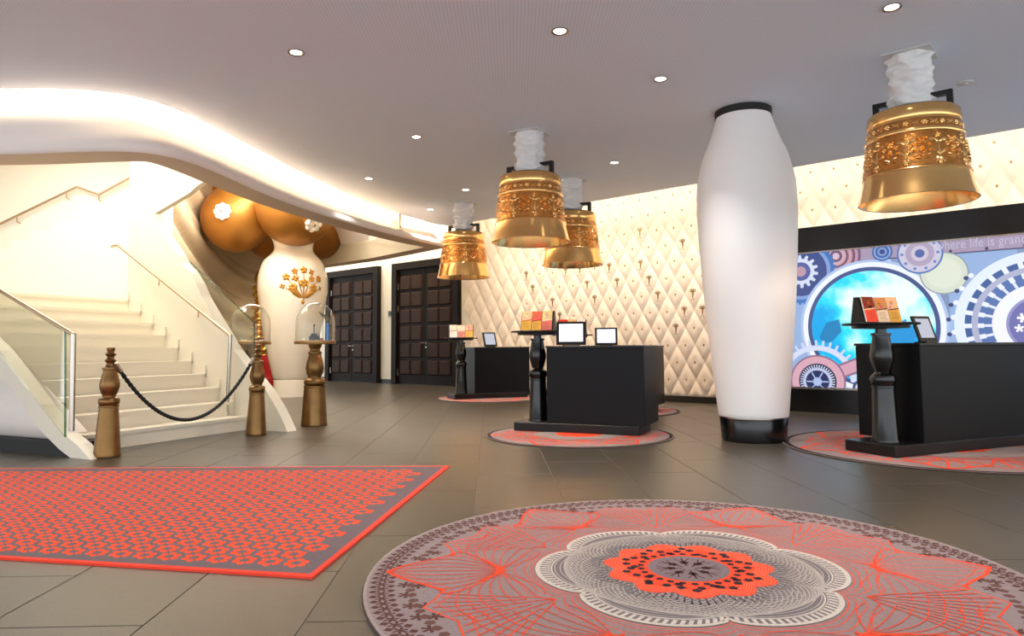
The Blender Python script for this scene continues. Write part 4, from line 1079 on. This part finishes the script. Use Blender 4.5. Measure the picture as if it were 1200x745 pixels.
def ball(u, v, rpx, D, rosette=None, m_='gold_paint'):
    c = atD(u, v, D) - vp; r = rpx * D / F
    o = MB().sphere(c, r, 40, 24).build('gold_ball', m_, vc, smooth=180)
    MB().lathe([(0, -.05), (.10, -.04), (.16, .0)], 16, M=Matrix.Translation(c + Vector((0, 0, r * .985)))).build('top_dimple', m_, o)
    if rosette:
        d = (ray(*rosette)); oc = CAM - (c + vp); b2 = d.dot(oc); a2 = d.dot(d); cc = oc.dot(oc) - r * r
        t_ = (-b2 - math.sqrt(max(0, b2 * b2 - a2 * cc))) / a2; hit = CAM + d * t_ - vp; nrm = (hit - c).normalized()
        M = Matrix.Translation(hit) @ nrm.to_track_quat('Z', 'Y').to_matrix().to_4x4(); R3 = M.to_3x3()
        ro = MB()
        for i in range(8):
            a = 2 * PI * i / 8; ro.sphere(M @ Vector((.125 * math.cos(a), .125 * math.sin(a), .02)), .068, 12, 8, (1, 1, .8), R3)
        ro.sphere(M @ Vector((0, 0, .02)), .09, 12, 8, (1, 1, .6), R3)
        MB.build(ro, 'rosette', 'white', o, smooth=180)
        MB().sphere(M @ Vector((0, 0, .085)), .02, 8, 6).build('rosette_stud', 'gold_dark', o, smooth=180)
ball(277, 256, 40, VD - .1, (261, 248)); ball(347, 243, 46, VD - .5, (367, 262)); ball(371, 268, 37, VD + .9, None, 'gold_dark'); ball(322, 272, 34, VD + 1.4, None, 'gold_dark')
ball(262, 222, 24, VD + .9, None)
# gold bead totem
q = atD(303, 440, VD + 1.3); t = thing('gold_bead_totem', 'slim glittering gold beaded totem behind the white vase column', 'ornament', (q.x, q.y, 0))
rs = random.Random(4); z_ = 0
MB().lathe([(.2, 0), (.2, .05), (.08, .09), (.06, .2)], 24).build('base', 'gold_bead', t, smooth=40)
z_ = .2; i = 0
while z_ < 2.55:
    r = (.19, .15, .21, .14, .18)[i % 5]; hh = r * .85
    MB().sphere((0, 0, z_ + hh / 2), r, 12, 8, (1, 1, .55)).build('bead', 'gold_bead', t, smooth=180); z_ += hh; i += 1
MB().lathe([(.07, z_), (.16, z_ + .12), (.1, z_ + .3), (.03, z_ + .4), (.0, z_ + .42)], 16).build('finial', 'gold_bead', t, smooth=50)
# red armchair
q = G(310, 463); t = thing('red_armchair', 'red velvet tub armchair half hidden behind the rear rope post', 'armchair', (q.x - .06, q.y + .35, 0), -.5)
P = []; n_, k_ = 26, 0
for i in range(n_ + 1):
    a = -PI * .15 + (PI * 1.3) * i / n_; tp = .93 - .12 * abs(2 * i / n_ - 1) ** 2
    for ro_, z_ in ((.42, .14), (.44, .4), (.43, tp - .06), (.39, tp), (.34, tp - .01), (.31, tp - .08), (.30, .4)): P.append((ro_ * math.cos(a), ro_ * math.sin(a), z_))
kk = 7; fs = [(i * kk + j, (i + 1) * kk + j, (i + 1) * kk + j + 1, i * kk + j + 1) for i in range(n_) for j in range(kk - 1)] + [tuple(range(kk)), tuple(n_ * kk + j for j in range(kk - 1, -1, -1))]
MB().add(P, fs).build('backrest', 'red_velvet', t, smooth=60)
MB().lathe([(.33, .14), (.36, .2), (.36, .38), (.32, .44), (.0, .46)], 32).build('seat', 'red_velvet', t, smooth=60)
for a in (.7, 2.4, 3.9, 5.5): MB().lathe([(.02, 0), (.03, .14)], 8, center=(.3 * math.cos(a), .3 * math.sin(a), 0)).build('leg', 'black', t)

# ================================================================== CEILING FIXTURES
spots = [(347, 61, 'downlight above the curved white fascia, left of centre'), (656, 36, 'downlight at the top centre of the ceiling'), (774, 92, 'downlight left of the white column top'), (1045, 8, 'downlight above the nearest bell lamp'),
         (488, 160, 'downlight between the fascia and the middle bell lamp'), (720, 190, 'downlight between the rear bell and the column'), (432, 208.6, 'downlight close to the fascia edge, farther back'),
         (545.6, 222, 'downlight just above the farthest bell lamp'), (504.4, 245, 'smallest downlight at the far end beside the fascia')]
off = [(-2.4, 3.0), (.4, 2.7), (3.4, 2.3), (-5.2, 4.2)]
def downlight(pos, label, power):
    t = thing('ceiling_downlight', label, 'downlight', pos, 0, 'ceiling downlights')
    MB().lathe([(.05, -.004), (.066, -.012), (.072, -.012), (.072, 0), (.05, 0)], 24, cap=False).build('trim_ring', 'steel', t, smooth=40)
    MB().lathe([(.0, -.006), (.05, -.006)], 20, cap=False).build('lens', 'lamp_white', t, normals=True)
    l = bpy.data.lights.new('downlight_beam', 'SPOT'); l.energy = power; l.color = SOFT; l.spot_size = math.radians(95); l.spot_blend = .7; l.shadow_soft_size = .05
    lo = bpy.data.objects.new('downlight_beam', l); col.objects.link(lo); lo.location = Vector(pos) + Vector((0, 0, -.03))
for u, v, lab in spots: downlight(G(u, v, ZC), lab, 100)
for i, (x, y) in enumerate(off):
    l = bpy.data.lights.new('downlight_beam', 'SPOT'); l.energy = 100; l.color = SOFT; l.spot_size = math.radians(95); l.spot_blend = .7; l.shadow_soft_size = .05
    lo = bpy.data.objects.new('downlight_beam', l); col.objects.link(lo); lo.location = (x, y, ZC - .03)
t = thing('smoke_detector', 'flat pale disc in the ceiling right of the nearest bell lamp', 'detector', G(1131, 97, ZC))
MB().lathe([(.075, 0), (.075, -.008), (.06, -.014), (.0, -.015)], 24).build('disc', 'detector', t, smooth=40)
MB().lathe([(.03, -.0145), (.028, -.022), (.0, -.023)], 16).build('sensor', 'detector', t, smooth=40)

# cove lights above the ceiling edge
def cove(pts, outward, power_per_m, h=ZC + .2, inset=.1, up=.35):
    for a, b_ in zip(pts[:-1], pts[1:]):
        d = b_ - a; L = d.length
        if L < .05: continue
        n = Vector((d.y, -d.x, 0)).normalized() * outward
        c = (a + b_) / 2 - n * inset
        l = area('cove_light', (c.x, c.y, h), n + Vector((0, 0, up)), L * .98, .06, power_per_m * L, WARM)
        # length along the edge
        x = d.normalized(); z = -(n + Vector((0, 0, up))).normalized(); y = z.cross(x)
        l.matrix_world = Matrix(((x.x, y.x, z.x, c.x), (x.y, y.y, z.y, c.y), (x.z, y.z, z.z, h), (0, 0, 0, 1)))
ep = [E[i] for i in range(4, len(E), 4)] + [E[-1]]
cove(ep, -1, 34, inset=.0)
bpnts = [WN * PC + WD * s + Vector((0, 0, ZC)) for s in np.linspace(WD.dot(corner) + .1, 11.5, 7)]
cove(bpnts, -1, 7, inset=.02)
for a, b_ in zip(bpnts[:-1], bpnts[1:]):
    c = (a + b_) / 2 + WN * .3; d = WN * .42 + Vector((0, 0, -1)); l = area('wall_washer', c, d, 1, 1, 5 * (b_ - a).length, WARM, math.radians(80))
    l.data.size = (b_ - a).length; l.data.size_y = .08
    z = -d.normalized(); x = WD; y = z.cross(x)
    l.matrix_world = Matrix(((x.x, y.x, z.x, c.x), (x.y, y.y, z.y, c.y), (x.z, y.z, z.z, ZC + .3), (0, 0, 0, 1)))
# light above the doors (hidden behind the return leg) and in the stairwell ceiling
dpn = [WN * 12.7 + WD * s for s in np.linspace(sJ - 9.5, sJ - .6, 4)]
for a, b_ in zip(dpn[:-1], dpn[1:]):
    c = (a + b_) / 2; area('door_cove_light', (c.x, c.y, 4.7), (.1, .2, -1), (b_ - a).length, .15, 60, WARM)
area('stair_light', (-7.0, 10.2, 4.9), (0, 0, -1), 4.0, 2.5, 100, SOFT)
area('stair_light', (-5.0, 8.6, 4.9), (0.1, 0, -1), 1.2, 1.2, 55, SOFT)
area('hall_fill', (-4.6, 14.2, 4.9), (0, 0, -1), 1.5, 2.0, 160, SOFT)  # unseen fill that brightens the vase and the folded wall
area('hall_fill', (-5.3, 12.7, 4.9), (-.25, .1, -1), 1.2, 1.0, 110, SOFT)  # extra unseen fill, added to brighten the folded wall
